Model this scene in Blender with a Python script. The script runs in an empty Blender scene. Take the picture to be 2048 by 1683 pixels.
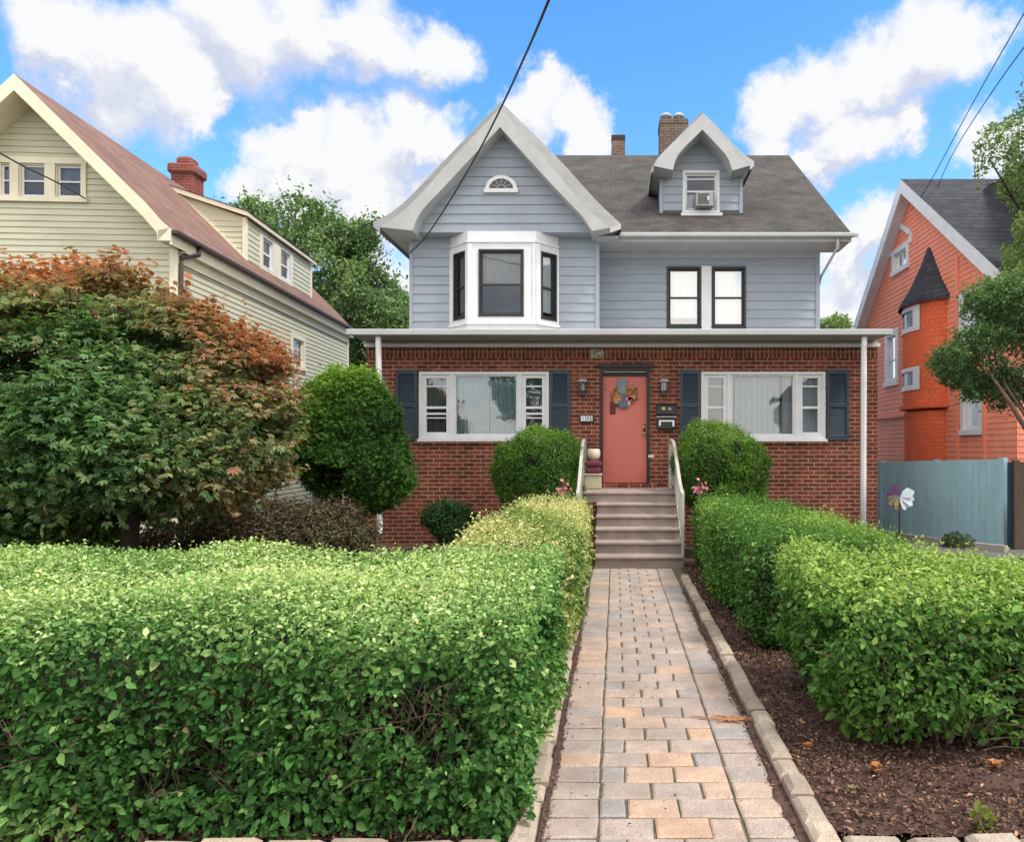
import bpy, math, random
import numpy as np
from mathutils import Vector

# ------------------------------------------------------------------ camera, sky, sun
sc = bpy.context.scene
C = sc.collection
FPX, CXP, CYP, EYE = 1470.0, 1231.0, 895.0, 1.76      # focal length and principal point of the 2048 px photograph
cam_d = bpy.data.cameras.new('camera')
cam = bpy.data.objects.new('camera', cam_d)
C.objects.link(cam)
cam.location = (0, 0, EYE)
cam.rotation_euler = (math.radians(90), 0, 0)
cam_d.sensor_width = 36
cam_d.lens = FPX / 2048 * 36
cam_d.shift_x = (1024 - CXP) / 2048
cam_d.shift_y = (CYP - 841.5) / 2048
cam_d.clip_start = 0.05
cam_d.clip_end = 2000
sc.camera = cam
sc.view_settings.view_transform = 'Standard'
sc.view_settings.look = 'None'
sc.view_settings.gamma = 1
sc.view_settings.exposure = 1.24
SUN_EL, SUN_AZ = math.radians(56), math.radians(115)    # azimuth clockwise from +Y
sun_d = bpy.data.lights.new('sun', 'SUN')
sun_d.energy = 1.4
sun_d.angle = math.radians(12)
sun_d.color = (1, .96, .88)
sun = bpy.data.objects.new('sun', sun_d)
C.objects.link(sun)
sdir = Vector((math.sin(SUN_AZ) * math.cos(SUN_EL), math.cos(SUN_AZ) * math.cos(SUN_EL), math.sin(SUN_EL)))
sun.rotation_euler = (-sdir).to_track_quat('-Z', 'Y').to_euler()
sun.location = (0, -5, 30)

def px(x, y, d):
    """a pixel of the 2048 px photograph at distance d -> the world point"""
    return ((x - CXP) / FPX * d, d, EYE - (y - CYP) / FPX * d)

world = bpy.data.worlds.new("World")
sc.world = world
world.use_nodes = True
def build_world():
    nt = world.node_tree
    nt.nodes.clear()
    N, Lk = nt.nodes.new, nt.links.new
    out = N('ShaderNodeOutputWorld'); bg = N('ShaderNodeBackground')
    sky = N('ShaderNodeTexSky'); sky.sky_type = 'NISHITA'; sky.sun_disc = False
    sky.sun_elevation = SUN_EL; sky.sun_rotation = SUN_AZ
    sky.air_density = 1.0; sky.dust_density = 0.4; sky.ozone_density = 2.0
    hs = N('ShaderNodeHueSaturation'); hs.inputs['Saturation'].default_value = 1.3
    hs.inputs['Value'].default_value = .92
    Lk(sky.outputs[0], hs.inputs['Color'])
    tc = N('ShaderNodeTexCoord')
    def vm(op, a=None, b=None, bv=None, s=None):
        n = N('ShaderNodeVectorMath'); n.operation = op
        if a is not None: Lk(a, n.inputs[0])
        if b is not None: Lk(b, n.inputs[1])
        if bv is not None: n.inputs[1].default_value = bv
        if s is not None: n.inputs['Scale'].default_value = s
        return n
    def mt(op, a, b=None, bv=None, clamp=False):
        n = N('ShaderNodeMath'); n.operation = op; n.use_clamp = clamp
        if isinstance(a, (int, float)): n.inputs[0].default_value = a
        else: Lk(a, n.inputs[0])
        if b is not None: Lk(b, n.inputs[1])
        if bv is not None: n.inputs[1].default_value = bv
        return n.outputs[0]
    nrm = vm('NORMALIZE', tc.outputs['Generated'])
    def noise(scale, detail=6, rough=.55, vec=nrm.outputs[0]):
        n = N('ShaderNodeTexNoise'); n.inputs['Scale'].default_value = scale
        n.inputs['Detail'].default_value = detail; n.inputs['Roughness'].default_value = rough
        Lk(vec, n.inputs['Vector']); return n
    n1 = noise(8, 10, .66)
    off = vm('SUBTRACT', n1.outputs['Color'], bv=(.5, .5, .5))
    off2 = vm('SCALE', off.outputs[0], s=.16)
    d2 = vm('ADD', nrm.outputs[0], off2.outputs[0])
    blobs = [(120,90,105),(250,120,130),(330,190,110),(450,80,140),(600,70,110),(740,90,100),(860,120,85),(400,225,60),(230,210,80),
             (585,300,80),(700,300,105),(820,290,95),(900,310,85),(640,390,105),(770,390,110),(540,370,60),(900,420,70),
             (1090,185,62),(1150,230,58),(1060,240,70),(1180,285,55),
             (1560,235,85),(1650,165,95),(1760,130,105),(1880,90,120),(1990,60,80),(1700,270,90),(1800,255,70),(1560,310,60),(1640,340,55),
             (1770,470,75),(1700,510,70),(1680,600,90),(1990,280,80),(2060,240,60),
             (840,600,110),(760,520,80),(700,640,90)]
    def mask(vec):
        cur = None
        for (x, y, r) in blobs:
            v = Vector(px(x, y, 1.0)) - Vector((0, 0, EYE)); l = v.length; v.normalize()
            ds = vm('DISTANCE', vec, bv=tuple(v))
            q = mt('DIVIDE', ds.outputs['Value'], bv=r / FPX / l * 1.06)
            q = mt('SUBTRACT', 1.0, q)
            cur = q if cur is None else mt('SMOOTH_MAX', cur, q)
            if cur is not q: cur.node.inputs[2].default_value = .25
        return cur
    m = mask(d2.outputs[0])
    up = vm('ADD', d2.outputs[0], bv=(.012, 0, .045))
    mu = mask(up.outputs[0])
    # clouds elsewhere in the sky (behind the camera and overhead)
    nb = noise(2.3, 8, .6)
    sep = N('ShaderNodeSeparateXYZ'); Lk(nrm.outputs[0], sep.inputs[0])
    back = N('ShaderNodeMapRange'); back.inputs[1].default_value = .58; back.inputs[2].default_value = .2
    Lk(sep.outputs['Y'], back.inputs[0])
    nbm = N('ShaderNodeMapRange'); nbm.inputs[1].default_value = .38; nbm.inputs[2].default_value = .50
    Lk(nb.outputs[0], nbm.inputs[0])
    bk = mt('MULTIPLY', nbm.outputs[0], back.outputs[0])
    fac = N('ShaderNodeMapRange'); fac.interpolation_type = 'SMOOTHSTEP'
    fac.inputs[1].default_value = -.08; fac.inputs[2].default_value = .50
    Lk(m, fac.inputs[0])
    fall = mt('MAXIMUM', fac.outputs[0], bk)
    # pale haze low over the horizon
    hz = N('ShaderNodeMapRange'); hz.inputs[1].default_value = .30; hz.inputs[2].default_value = .06
    hz.inputs[3].default_value = 0; hz.inputs[4].default_value = .75
    Lk(sep.outputs['Z'], hz.inputs[0])
    fall2 = mt('MAXIMUM', fall, hz.outputs[0])
    # cloud shading: bright tops, lavender undersides
    sh = mt('SUBTRACT', mu, m)
    n3 = noise(9, 6, .6)
    sh2 = mt('ADD', sh, mt('MULTIPLY', mt('SUBTRACT', n3.outputs[0], bv=.5), bv=.9))
    shr = N('ShaderNodeMapRange'); shr.inputs[1].default_value = -.16; shr.inputs[2].default_value = .22
    Lk(sh2, shr.inputs[0])
    cc = N('ShaderNodeMix'); cc.data_type = 'RGBA'
    cc.inputs[6].default_value = (2.8, 2.82, 2.86, 1); cc.inputs[7].default_value = (1.95, 2.08, 2.5, 1)
    Lk(shr.outputs[0], cc.inputs[0])
    # unseen clouds behind and beside the camera, brightened to add soft fill light
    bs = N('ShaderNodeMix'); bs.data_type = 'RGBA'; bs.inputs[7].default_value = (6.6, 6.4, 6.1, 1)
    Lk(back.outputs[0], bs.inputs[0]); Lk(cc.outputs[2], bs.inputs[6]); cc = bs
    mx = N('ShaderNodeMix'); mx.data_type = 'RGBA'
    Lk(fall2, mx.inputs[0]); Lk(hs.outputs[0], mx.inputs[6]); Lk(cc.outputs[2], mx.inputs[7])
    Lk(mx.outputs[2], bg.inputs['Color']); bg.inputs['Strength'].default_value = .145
    Lk(bg.outputs[0], out.inputs[0])
build_world()

# ------------------------------------------------------------------ materials
random.seed(7)
rng = np.random.default_rng(11)
def new_mat(name):
    m = bpy.data.materials.new(name); m.use_nodes = True
    nt = m.node_tree; b = nt.nodes['Principled BSDF']
    return m, nt, b
def c4(c): return (c[0], c[1], c[2], 1)
def simple(name, c1, c2=None, scale=6, rough=.6, bump=.0, bscale=60, metal=0, stretch=(1, 1, 1), spec=.4, dirt=None):
    m, nt, b = new_mat(name); N, Lk = nt.nodes.new, nt.links.new
    b.inputs['Roughness'].default_value = rough; b.inputs['Metallic'].default_value = metal
    b.inputs['Specular IOR Level'].default_value = spec
    c2 = c2 or tuple(v * .82 for v in c1)
    tc = N('ShaderNodeTexCoord'); mp = N('ShaderNodeMapping'); mp.inputs['Scale'].default_value = stretch
    Lk(tc.outputs['Object'], mp.inputs[0])
    n = N('ShaderNodeTexNoise'); n.inputs['Scale'].default_value = scale; n.inputs['Detail'].default_value = 6
    n.inputs['Roughness'].default_value = .65
    Lk(mp.outputs[0], n.inputs['Vector'])
    r = N('ShaderNodeValToRGB'); r.color_ramp.elements[0].position = .36; r.color_ramp.elements[1].position = .66
    r.color_ramp.elements[0].color = c4(c2); r.color_ramp.elements[1].color = c4(c1)
    Lk(n.outputs[0], r.inputs[0])
    col = r.outputs[0]
    if dirt:
        n2 = N('ShaderNodeTexNoise'); n2.inputs['Scale'].default_value = 1.1; n2.inputs['Detail'].default_value = 8
        n2.inputs['Roughness'].default_value = .7
        mp2 = N('ShaderNodeMapping'); mp2.inputs['Scale'].default_value = (2.2, 2.2, .7)
        Lk(tc.outputs['Object'], mp2.inputs[0]); Lk(mp2.outputs[0], n2.inputs['Vector'])
        rr = N('ShaderNodeMapRange'); rr.inputs[1].default_value = .45; rr.inputs[2].default_value = .70; rr.inputs[4].default_value = .6
        Lk(n2.outputs[0], rr.inputs[0])
        mx = N('ShaderNodeMix'); mx.data_type = 'RGBA'; mx.inputs[7].default_value = c4(dirt)
        Lk(rr.outputs[0], mx.inputs[0]); Lk(col, mx.inputs[6]); col = mx.outputs[2]
    Lk(col, b.inputs['Base Color'])
    if bump:
        n3 = N('ShaderNodeTexNoise'); n3.inputs['Scale'].default_value = bscale; n3.inputs['Detail'].default_value = 4
        Lk(mp.outputs[0], n3.inputs['Vector'])
        bp = N('ShaderNodeBump'); bp.inputs['Strength'].default_value = bump; bp.inputs['Distance'].default_value = .01
        Lk(n3.outputs[0], bp.inputs['Height']); Lk(bp.outputs[0], b.inputs['Normal'])
    return m
def bricky(name, c1, c2, mortar, bw, bh, gap, axes='XZ', rough=.85, bumpd=.006, mottle=.5, soldier=None, swap_bias=0, stain=None):
    """brick / shingle courses mapped in object space on two axes"""
    m, nt, b = new_mat(name); N, Lk = nt.nodes.new, nt.links.new
    b.inputs['Roughness'].default_value = rough; b.inputs['Specular IOR Level'].default_value = .25
    tc = N('ShaderNodeTexCoord'); sp = N('ShaderNodeSeparateXYZ'); Lk(tc.outputs['Object'], sp.inputs[0])
    nz = N('ShaderNodeTexNoise'); nz.inputs['Scale'].default_value = 3.0; nz.inputs['Detail'].default_value = 3
    Lk(tc.outputs['Object'], nz.inputs['Vector'])
    wob = N('ShaderNodeVectorMath'); wob.operation = 'MULTIPLY_ADD'
    Lk(nz.outputs['Color'], wob.inputs[0]); wob.inputs[1].default_value = (.012, .008, 0)
    def tex(a0, a1, w, h, off=.5):
        cb = N('ShaderNodeCombineXYZ'); Lk(sp.outputs[a0], cb.inputs[0]); Lk(sp.outputs[a1], cb.inputs[1])
        ad = N('ShaderNodeVectorMath'); ad.operation = 'MULTIPLY_ADD'
        Lk(nz.outputs['Color'], ad.inputs[0]); ad.inputs[1].default_value = (.012, .006, 0); Lk(cb.outputs[0], ad.inputs[2])
        t = N('ShaderNodeTexBrick'); Lk(ad.outputs[0], t.inputs['Vector'])
        t.offset = off; t.squash = 1; t.squash_frequency = 2
        t.inputs['Scale'].default_value = 1; t.inputs['Brick Width'].default_value = w; t.inputs['Row Height'].default_value = h
        t.inputs['Mortar Size'].default_value = gap; t.inputs['Mortar Smooth'].default_value = .25
        t.inputs['Bias'].default_value = swap_bias
        t.inputs['Color1'].default_value = c4(c1); t.inputs['Color2'].default_value = c4(c2); t.inputs['Mortar'].default_value = c4(mortar)
        return t
    t = tex(axes[0], axes[1], bw, bh)
    col, fac = t.outputs['Color'], t.outputs['Fac']
    if soldier:
        t2 = tex(axes[0], axes[1], bh * 1.05, .235, 0)
        gt = N('ShaderNodeMath'); gt.operation = 'GREATER_THAN'; gt.inputs[1].default_value = soldier
        Lk(sp.outputs['Z'], gt.inputs[0])
        mx = N('ShaderNodeMix'); mx.data_type = 'RGBA'
        Lk(gt.outputs[0], mx.inputs[0]); Lk(col, mx.inputs[6]); Lk(t2.outputs['Color'], mx.inputs[7]); col = mx.outputs[2]
        mf = N('ShaderNodeMix'); mf.data_type = 'FLOAT'
        Lk(gt.outputs[0], mf.inputs[0]); Lk(fac, mf.inputs[2]); Lk(t2.outputs['Fac'], mf.inputs[3]); fac = mf.outputs[0]
    n = N('ShaderNodeTexNoise'); n.inputs['Scale'].default_value = 1.6; n.inputs['Detail'].default_value = 10
    n.inputs['Roughness'].default_value = .75
    Lk(tc.outputs['Object'], n.inputs['Vector'])
    mr = N('ShaderNodeMapRange'); mr.inputs[1].default_value = .3; mr.inputs[2].default_value = .7
    mr.inputs[3].default_value = 1 - mottle; mr.inputs[4].default_value = 1 + mottle * .5
    Lk(n.outputs[0], mr.inputs[0])
    ml = N('ShaderNodeMix'); ml.data_type = 'RGBA'; ml.blend_type = 'MULTIPLY'; ml.inputs[0].default_value = 1
    Lk(col, ml.inputs[6]); Lk(mr.outputs[0], ml.inputs[7])
    col = ml.outputs[2]
    if stain:
        n2 = N('ShaderNodeTexNoise'); n2.inputs['Scale'].default_value = stain[1]; n2.inputs['Detail'].default_value = 8
        n2.inputs['Roughness'].default_value = .7
        Lk(tc.outputs['Object'], n2.inputs['Vector'])
        r2 = N('ShaderNodeMapRange'); r2.inputs[1].default_value = .52; r2.inputs[2].default_value = .7; r2.inputs[4].default_value = stain[2]
        Lk(n2.outputs[0], r2.inputs[0])
        mx = N('ShaderNodeMix'); mx.data_type = 'RGBA'; mx.inputs[7].default_value = c4(stain[0])
        Lk(r2.outputs[0], mx.inputs[0]); Lk(col, mx.inputs[6]); col = mx.outputs[2]
    Lk(col, b.inputs['Base Color'])
    inv = N('ShaderNodeMath'); inv.operation = 'SUBTRACT'; inv.inputs[0].default_value = 1; Lk(fac, inv.inputs[1])
    n4 = N('ShaderNodeTexNoise'); n4.inputs['Scale'].default_value = 70; Lk(tc.outputs['Object'], n4.inputs['Vector'])
    ad2 = N('ShaderNodeMath'); ad2.operation = 'MULTIPLY_ADD'; ad2.inputs[1].default_value = .35
    Lk(n4.outputs[0], ad2.inputs[0]); Lk(inv.outputs[0], ad2.inputs[2])
    bp = N('ShaderNodeBump'); bp.inputs['Strength'].default_value = .8; bp.inputs['Distance'].default_value = bumpd
    Lk(ad2.outputs[0], bp.inputs['Height']); Lk(bp.outputs[0], b.inputs['Normal'])
    return m
def leafy(name, ramp, rough=.62, trans=.3, patch=1.2, patch_amt=.35):
    """foliage: colour from the per-leaf attribute v through a ramp, brightness from attribute b"""
    m, nt, b = new_mat(name); N, Lk = nt.nodes.new, nt.links.new
    a = N('ShaderNodeAttribute'); a.attribute_name = 'v'
    r = N('ShaderNodeValToRGB'); cr = r.color_ramp
    while len(cr.elements) < len(ramp): cr.elements.new(.5)
    for e, (p, c) in zip(cr.elements, ramp): e.position = p; e.color = c4(c)
    Lk(a.outputs['Fac'], r.inputs[0])
    a2 = N('ShaderNodeAttribute'); a2.attribute_name = 'b'
    mr = N('ShaderNodeMapRange'); mr.inputs[3].default_value = .65; mr.inputs[4].default_value = 1.45; Lk(a2.outputs['Fac'], mr.inputs[0])
    ml = N('ShaderNodeMix'); ml.data_type = 'RGBA'; ml.blend_type = 'MULTIPLY'; ml.inputs[0].default_value = 1
    Lk(r.outputs[0], ml.inputs[6]); Lk(mr.outputs[0], ml.inputs[7])
    Lk(ml.outputs[2], b.inputs['Base Color'])
    b.inputs['Roughness'].default_value = rough; b.inputs['Specular IOR Level'].default_value = .22
    tr = N('ShaderNodeBsdfTranslucent'); 
    br = N('ShaderNodeMix'); br.data_type = 'RGBA'; br.blend_type = 'MULTIPLY'; br.inputs[0].default_value = 1
    br.inputs[7].default_value = (1.2, 1.35, .6, 1)
    Lk(ml.outputs[2], br.inputs[6]); Lk(br.outputs[2], tr.inputs['Color'])
    mx = N('ShaderNodeMixShader'); mx.inputs[0].default_value = trans
    out = nt.nodes['Material Output']
    Lk(b.outputs[0], mx.inputs[1]); Lk(tr.outputs[0], mx.inputs[2]); Lk(mx.outputs[0], out.inputs[0])
    return m
def glassy(name, tint=(.75, .8, .82), refl=.16, rough=.02):
    m, nt, b = new_mat(name); N, Lk = nt.nodes.new, nt.links.new
    nt.nodes.remove(b)
    t = N('ShaderNodeBsdfTransparent'); t.inputs[0].default_value = c4(tint)
    g = N('ShaderNodeBsdfGlossy'); g.inputs['Roughness'].default_value = rough; g.inputs[0].default_value = (1, 1, 1, 1)
    tc = N('ShaderNodeTexCoord'); n = N('ShaderNodeTexNoise'); n.inputs['Scale'].default_value = 1.3
    Lk(tc.outputs['Object'], n.inputs['Vector'])
    bp = N('ShaderNodeBump'); bp.inputs['Strength'].default_value = .25; bp.inputs['Distance'].default_value = .02
    Lk(n.outputs[0], bp.inputs['Height']); Lk(bp.outputs[0], g.inputs['Normal'])
    lw = N('ShaderNodeFresnel'); lw.inputs[0].default_value = 1.5
    ad = N('ShaderNodeMath'); ad.operation = 'ADD'; ad.inputs[1].default_value = refl; Lk(lw.outputs[0], ad.inputs[0])
    mx = N('ShaderNodeMixShader'); Lk(ad.outputs[0], mx.inputs[0]); Lk(t.outputs[0], mx.inputs[1]); Lk(g.outputs[0], mx.inputs[2])
    Lk(mx.outputs[0], nt.nodes['Material Output'].inputs[0])
    return m
def attr_mat(name, ramp, rough=.8, bump=.25, bscale=90, nscale=8, namt=.25):
    m, nt, b = new_mat(name); N, Lk = nt.nodes.new, nt.links.new
    a = N('ShaderNodeAttribute'); a.attribute_name = 'v'
    r = N('ShaderNodeValToRGB'); cr = r.color_ramp
    while len(cr.elements) < len(ramp): cr.elements.new(.5)
    for e, (p, c) in zip(cr.elements, ramp): e.position = p; e.color = c4(c)
    Lk(a.outputs['Fac'], r.inputs[0])
    tc = N('ShaderNodeTexCoord')
    n = N('ShaderNodeTexNoise'); n.inputs['Scale'].default_value = nscale; n.inputs['Detail'].default_value = 8; n.inputs['Roughness'].default_value = .7
    Lk(tc.outputs['Object'], n.inputs['Vector'])
    mr = N('ShaderNodeMapRange'); mr.inputs[1].default_value = .3; mr.inputs[2].default_value = .7
    mr.inputs[3].default_value = 1 - namt; mr.inputs[4].default_value = 1 + namt
    Lk(n.outputs[0], mr.inputs[0])
    n7 = N('ShaderNodeTexNoise'); n7.inputs['Scale'].default_value = 150; n7.inputs['Detail'].default_value = 3
    Lk(tc.outputs['Object'], n7.inputs['Vector'])
    m7 = N('ShaderNodeMapRange'); m7.inputs[1].default_value = .35; m7.inputs[2].default_value = .65
    m7.inputs[3].default_value = .70; m7.inputs[4].default_value = 1.22
    Lk(n7.outputs[0], m7.inputs[0])
    mm7 = N('ShaderNodeMath'); mm7.operation = 'MULTIPLY'; Lk(mr.outputs[0], mm7.inputs[0]); Lk(m7.outputs[0], mm7.inputs[1])
    ml = N('ShaderNodeMix'); ml.data_type = 'RGBA'; ml.blend_type = 'MULTIPLY'; ml.inputs[0].default_value = 1
    Lk(r.outputs[0], ml.inputs[6]); Lk(mm7.outputs[0], ml.inputs[7]); Lk(ml.outputs[2], b.inputs['Base Color'])
    n6 = N('ShaderNodeTexNoise'); n6.inputs['Scale'].default_value = 1.7; n6.inputs['Detail'].default_value = 10; n6.inputs['Roughness'].default_value = .72
    Lk(tc.outputs['Object'], n6.inputs['Vector'])
    r6 = N('ShaderNodeMapRange'); r6.inputs[1].default_value = .48; r6.inputs[2].default_value = .75; r6.inputs[4].default_value = .6
    Lk(n6.outputs[0], r6.inputs[0])
    m6 = N('ShaderNodeMix'); m6.data_type = 'RGBA'; m6.inputs[7].default_value = (.20, .15, .115, 1)
    Lk(r6.outputs[0], m6.inputs[0]); Lk(ml.outputs[2], m6.inputs[6]); Lk(m6.outputs[2], b.inputs['Base Color'])
    b.inputs['Roughness'].default_value = rough; b.inputs['Specular IOR Level'].default_value = .25
    n3 = N('ShaderNodeTexNoise'); n3.inputs['Scale'].default_value = bscale; n3.inputs['Detail'].default_value = 4
    Lk(tc.outputs['Object'], n3.inputs['Vector'])
    bp = N('ShaderNodeBump'); bp.inputs['Strength'].default_value = bump; bp.inputs['Distance'].default_value = .01
    Lk(n3.outputs[0], bp.inputs['Height']); Lk(bp.outputs[0], b.inputs['Normal'])
    return m

M = {}
M['siding'] = simple('blue_grey_siding', (.30, .335, .385), (.265, .295, .345), 2.5, .55, .12, 30, stretch=(.6, 1, 4), dirt=(.25, .27, .29))
M['white'] = simple('white_paint', (.71, .71, .72), (.63, .63, .64), 3, .45, .05, 40)
M['trim'] = simple('weathered_white_trim', (.44, .44, .445), (.37, .37, .37), 2.2, .6, .12, 40, dirt=(.36, .36, .34))
M['rake'] = simple('grey_weathered_rake', (.235, .235, .235), (.18, .18, .175), 3, .75, .3, 60, stretch=(1, 1, 2), dirt=(.20, .20, .19))
M['soffit'] = simple('soffit_paint', (.42, .43, .44), (.36, .37, .37), 3, .65)
M['frieze'] = simple('olive_grey_fascia', (.33, .35, .33), (.27, .29, .27), 4, .6, .1, 50, stretch=(5, 1, 1))
M['brick'] = bricky('red_brick', (.23, .054, .037), (.095, .025, .020), (.38, .24, .15), .215, .0745, .0095, soldier=3.405, mottle=.45, swap_bias=-.1, stain=((.045, .02, .018), 5.0, .5))
M['shingle'] = bricky('grey_brown_shingles', (.090, .084, .076), (.074, .068, .062), (.05, .047, .043), .24, .085, .006, mottle=.55, rough=.95, stain=((.095, .055, .048), .9, .5))
M['shingle_moss'] = M['shingle']
M['black_metal'] = simple('black_metal', (.012, .012, .013), (.02, .02, .02), 8, .4)
M['dark_frame'] = simple('dark_window_frame', (.018, .017, .018), (.03, .028, .028), 8, .45)
M['door_frame'] = simple('dark_brown_door_frame', (.03, .014, .012), (.018, .010, .010), 5, .5, .1, 50)
M['door'] = simple('salmon_red_door', (.56, .15, .115), (.50, .13, .10), 1.5, .5, .06, 50)
M['shutter'] = simple('navy_shutter', (.030, .050, .070), (.022, .038, .055), 5, .5, .1, 60, stretch=(1, 1, 5))
M['glass'] = glassy('window_glass', refl=.10)
M['glass_dark'] = glassy('dark_window_glass', (.62, .64, .66), .03)
M['glass_sky'] = glassy('bright_window_glass', (.95, .95, .95), .30)
M['curtain'] = simple('pale_blue_curtain', (.56, .66, .68), (.44, .54, .57), 3, .9)
M['blind'] = simple('white_blind', (.82, .82, .84), (.74, .75, .78), 3, .9, stretch=(20, 1, 1))
M['blind_pale'] = simple('screened_blind', (.62, .63, .64), (.52, .53, .54), 3, .9)
M['blind_grey'] = simple('grey_blind', (.34, .34, .36), (.26, .26, .28), 3, .9)
M['interior'] = simple('dim_room', (.06, .06, .065), (.045, .045, .05), 2, .9)
M['concrete'] = simple('step_concrete', (.37, .29, .255), (.26, .205, .18), 5, .9, .4, 90, dirt=(.20, .16, .145))
M['walk'] = simple('sidewalk_concrete', (.36, .33, .30), (.28, .25, .23), 3, .9, .4, 90)
M['chimney'] = bricky('old_chimney_brick', (.16, .10, .075), (.10, .07, .055), (.2, .17, .14), .2, .075, .01, mottle=.5)
M['chimney_red'] = bricky('red_chimney_brick', (.26, .06, .045), (.19, .045, .035), (.24, .13, .10), .2, .075, .01, mottle=.4)
M['cream'] = simple('cream_siding', (.56, .535, .40), (.49, .47, .345), 2.5, .6, .1, 30, stretch=(.6, .6, 4))
M['cream_trim'] = simple('cream_trim', (.76, .70, .53), (.68, .62, .46), 3, .55)
M['red_shingle'] = bricky('reddish_shingles', (.26, .15, .115), (.20, .115, .09), (.13, .075, .06), .35, .16, .006, axes='YZ', mottle=.25, rough=.95)
M['brown_metal'] = simple('brown_gutter', (.07, .035, .028), (.05, .028, .022), 6, .45)
M['orange'] = simple('salmon_orange_siding', (.90, .30, .185), (.82, .27, .165), 1.8, .6, .1, 30, dirt=(.68, .22, .13))
M['orange_deep'] = simple('deep_orange_paint', (.80, .15, .055), (.72, .13, .05), 1.8, .55, .1, 30)
M['slate'] = bricky('dark_slate_shingles', (.060, .060, .070), (.040, .040, .048), (.02, .02, .024), .3, .14, .008, mottle=.4, rough=.9, axes='XZ')
M['fence_blue'] = simple('pale_blue_fence_paint', (.34, .54, .61), (.295, .48, .55), 2.2, .7, .25, 30, stretch=(8, 8, .5), dirt=(.22, .30, .32))
M['fence_wood'] = simple('weathered_wood', (.12, .085, .065), (.07, .05, .038), 3, .85, .3, 40, stretch=(8, 8, .6))
M['soil'] = simple('mulch_soil', (.11, .058, .045), (.045, .024, .018), 14, .95, 1.0, 45)
M['ground'] = simple('yard_ground', (.085, .075, .045), (.05, .06, .025), 3, .95, .6, 30, dirt=(.11, .09, .07))
M['asphalt'] = simple('driveway_surface', (.15, .14, .135), (.11, .10, .10), 6, .9, .5, 80)
M['bark'] = simple('dark_bark', (.05, .035, .028), (.025, .018, .014), 8, .9, .8, 25, stretch=(3, 3, .6))
M['bark_grey'] = simple('grey_bark', (.13, .11, .09), (.075, .06, .05), 8, .9, .8, 25, stretch=(3, 3, .6))
M['twig'] = simple('hedge_twig', (.17, .12, .08), (.08, .055, .04), 12, .85)
M['core_shade'] = simple('core_shade_dark', (.012, .014, .006), (.004, .005, .002), 14, .95, .8, 30)  # near-black colour stands in for the shade deep inside hedges and bushes
M['paver'] = attr_mat('brick_pavers', [(0, (.31, .28, .27)), (.3, (.35, .285, .245)), (.62, (.41, .315, .26)), (1, (.50, .325, .22))], nscale=5, namt=.2, bump=.3)
M['curb'] = attr_mat('curb_stones', [(0, (.28, .22, .18)), (.5, (.38, .31, .245)), (1, (.45, .36, .27))], nscale=7, namt=.22)
M['rail'] = simple('painted_cream_rail', (.43, .41, .36), (.34, .325, .285), 5, .5, .1, 40)
M['ac'] = simple('window_unit_plastic', (.40, .40, .38), (.33, .33, .32), 4, .5)
M['cable'] = simple('black_cable', (.01, .01, .01), (.015, .015, .015), 5, .5)
M['pot'] = simple('cream_ceramic', (.70, .58, .46), (.62, .50, .40), 4, .4)
M['storage'] = simple('cream_storage_box', (.46, .42, .27), (.40, .36, .23), 4, .55)
M['plum'] = simple('plum_fabric', (.16, .035, .06), (.10, .022, .045), 8, .8, stretch=(1, 1, 4))
M['pink'] = simple('pink_petals', (.60, .22, .26), (.50, .15, .2), 10, .7)
M['purple'] = simple('purple_petals', (.22, .10, .26), (.16, .07, .18), 10, .7)
M['teal'] = simple('teal_film', (.10, .35, .36), (.08, .28, .3), 10, .4)
M['olive'] = simple('olive_film', (.26, .22, .10), (.2, .16, .08), 10, .6)
M['straw'] = simple('straw_orange', (.50, .22, .07), (.38, .15, .05), 14, .8)
M['slatecard'] = simple('slate_grey_card', (.12, .16, .17), (.2, .25, .26), 9, .6)
M['darkred'] = simple('dark_red_card', (.11, .02, .02), (.08, .015, .015), 9, .6)
M['brownc'] = simple('brown_card', (.16, .07, .025), (.12, .05, .02), 9, .6)
M['deadleaf'] = simple('dry_leaf', (.42, .20, .08), (.30, .12, .045), 20, .8)
M['amber'] = simple('lantern_glass', (.62, .60, .52), (.5, .48, .4), 10, .25)
GR = (.035, .10, .018)
M['leaf_hedge'] = leafy('privet_leaves', [(0, (.15, .10, .05)), (.05, (.022, .07, .016)), (.45, (.055, .15, .032)), (.8, (.22, .36, .11)), (1, (.50, .58, .25))], trans=.32)
M['leaf_right'] = leafy('bright_privet_leaves', [(0, (.17, .11, .05)), (.05, (.025, .07, .018)), (.45, (.065, .155, .032)), (.8, (.15, .28, .055)), (1, (.32, .42, .11))], trans=.34)
M['leaf_varieg'] = leafy('variegated_leaves', [(0, (.035, .09, .018)), (.45, (.11, .20, .04)), (.72, (.34, .38, .13)), (1, (.66, .58, .30))], trans=.3)
M['leaf_yew'] = leafy('yew_needles', [(0, (.022, .065, .014)), (.5, (.085, .19, .025)), (1, (.26, .40, .05))], trans=.22)
M['leaf_dark'] = leafy('dark_evergreen_leaves', [(0, (.012, .035, .012)), (.5, (.024, .065, .02)), (1, (.05, .11, .03))], trans=.2)
M['leaf_maple'] = leafy('maple_leaves', [(0, (.075, .165, .06)), (.30, (.15, .25, .10)), (.52, (.27, .25, .13)), (.72, (.37, .16, .10)), (1, (.50, .18, .09))], trans=.42)
M['leaf_brown'] = leafy('brown_twiggy_leaves', [(0, (.07, .05, .035)), (.5, (.14, .10, .065)), (1, (.10, .13, .045))], trans=.2)
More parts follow.
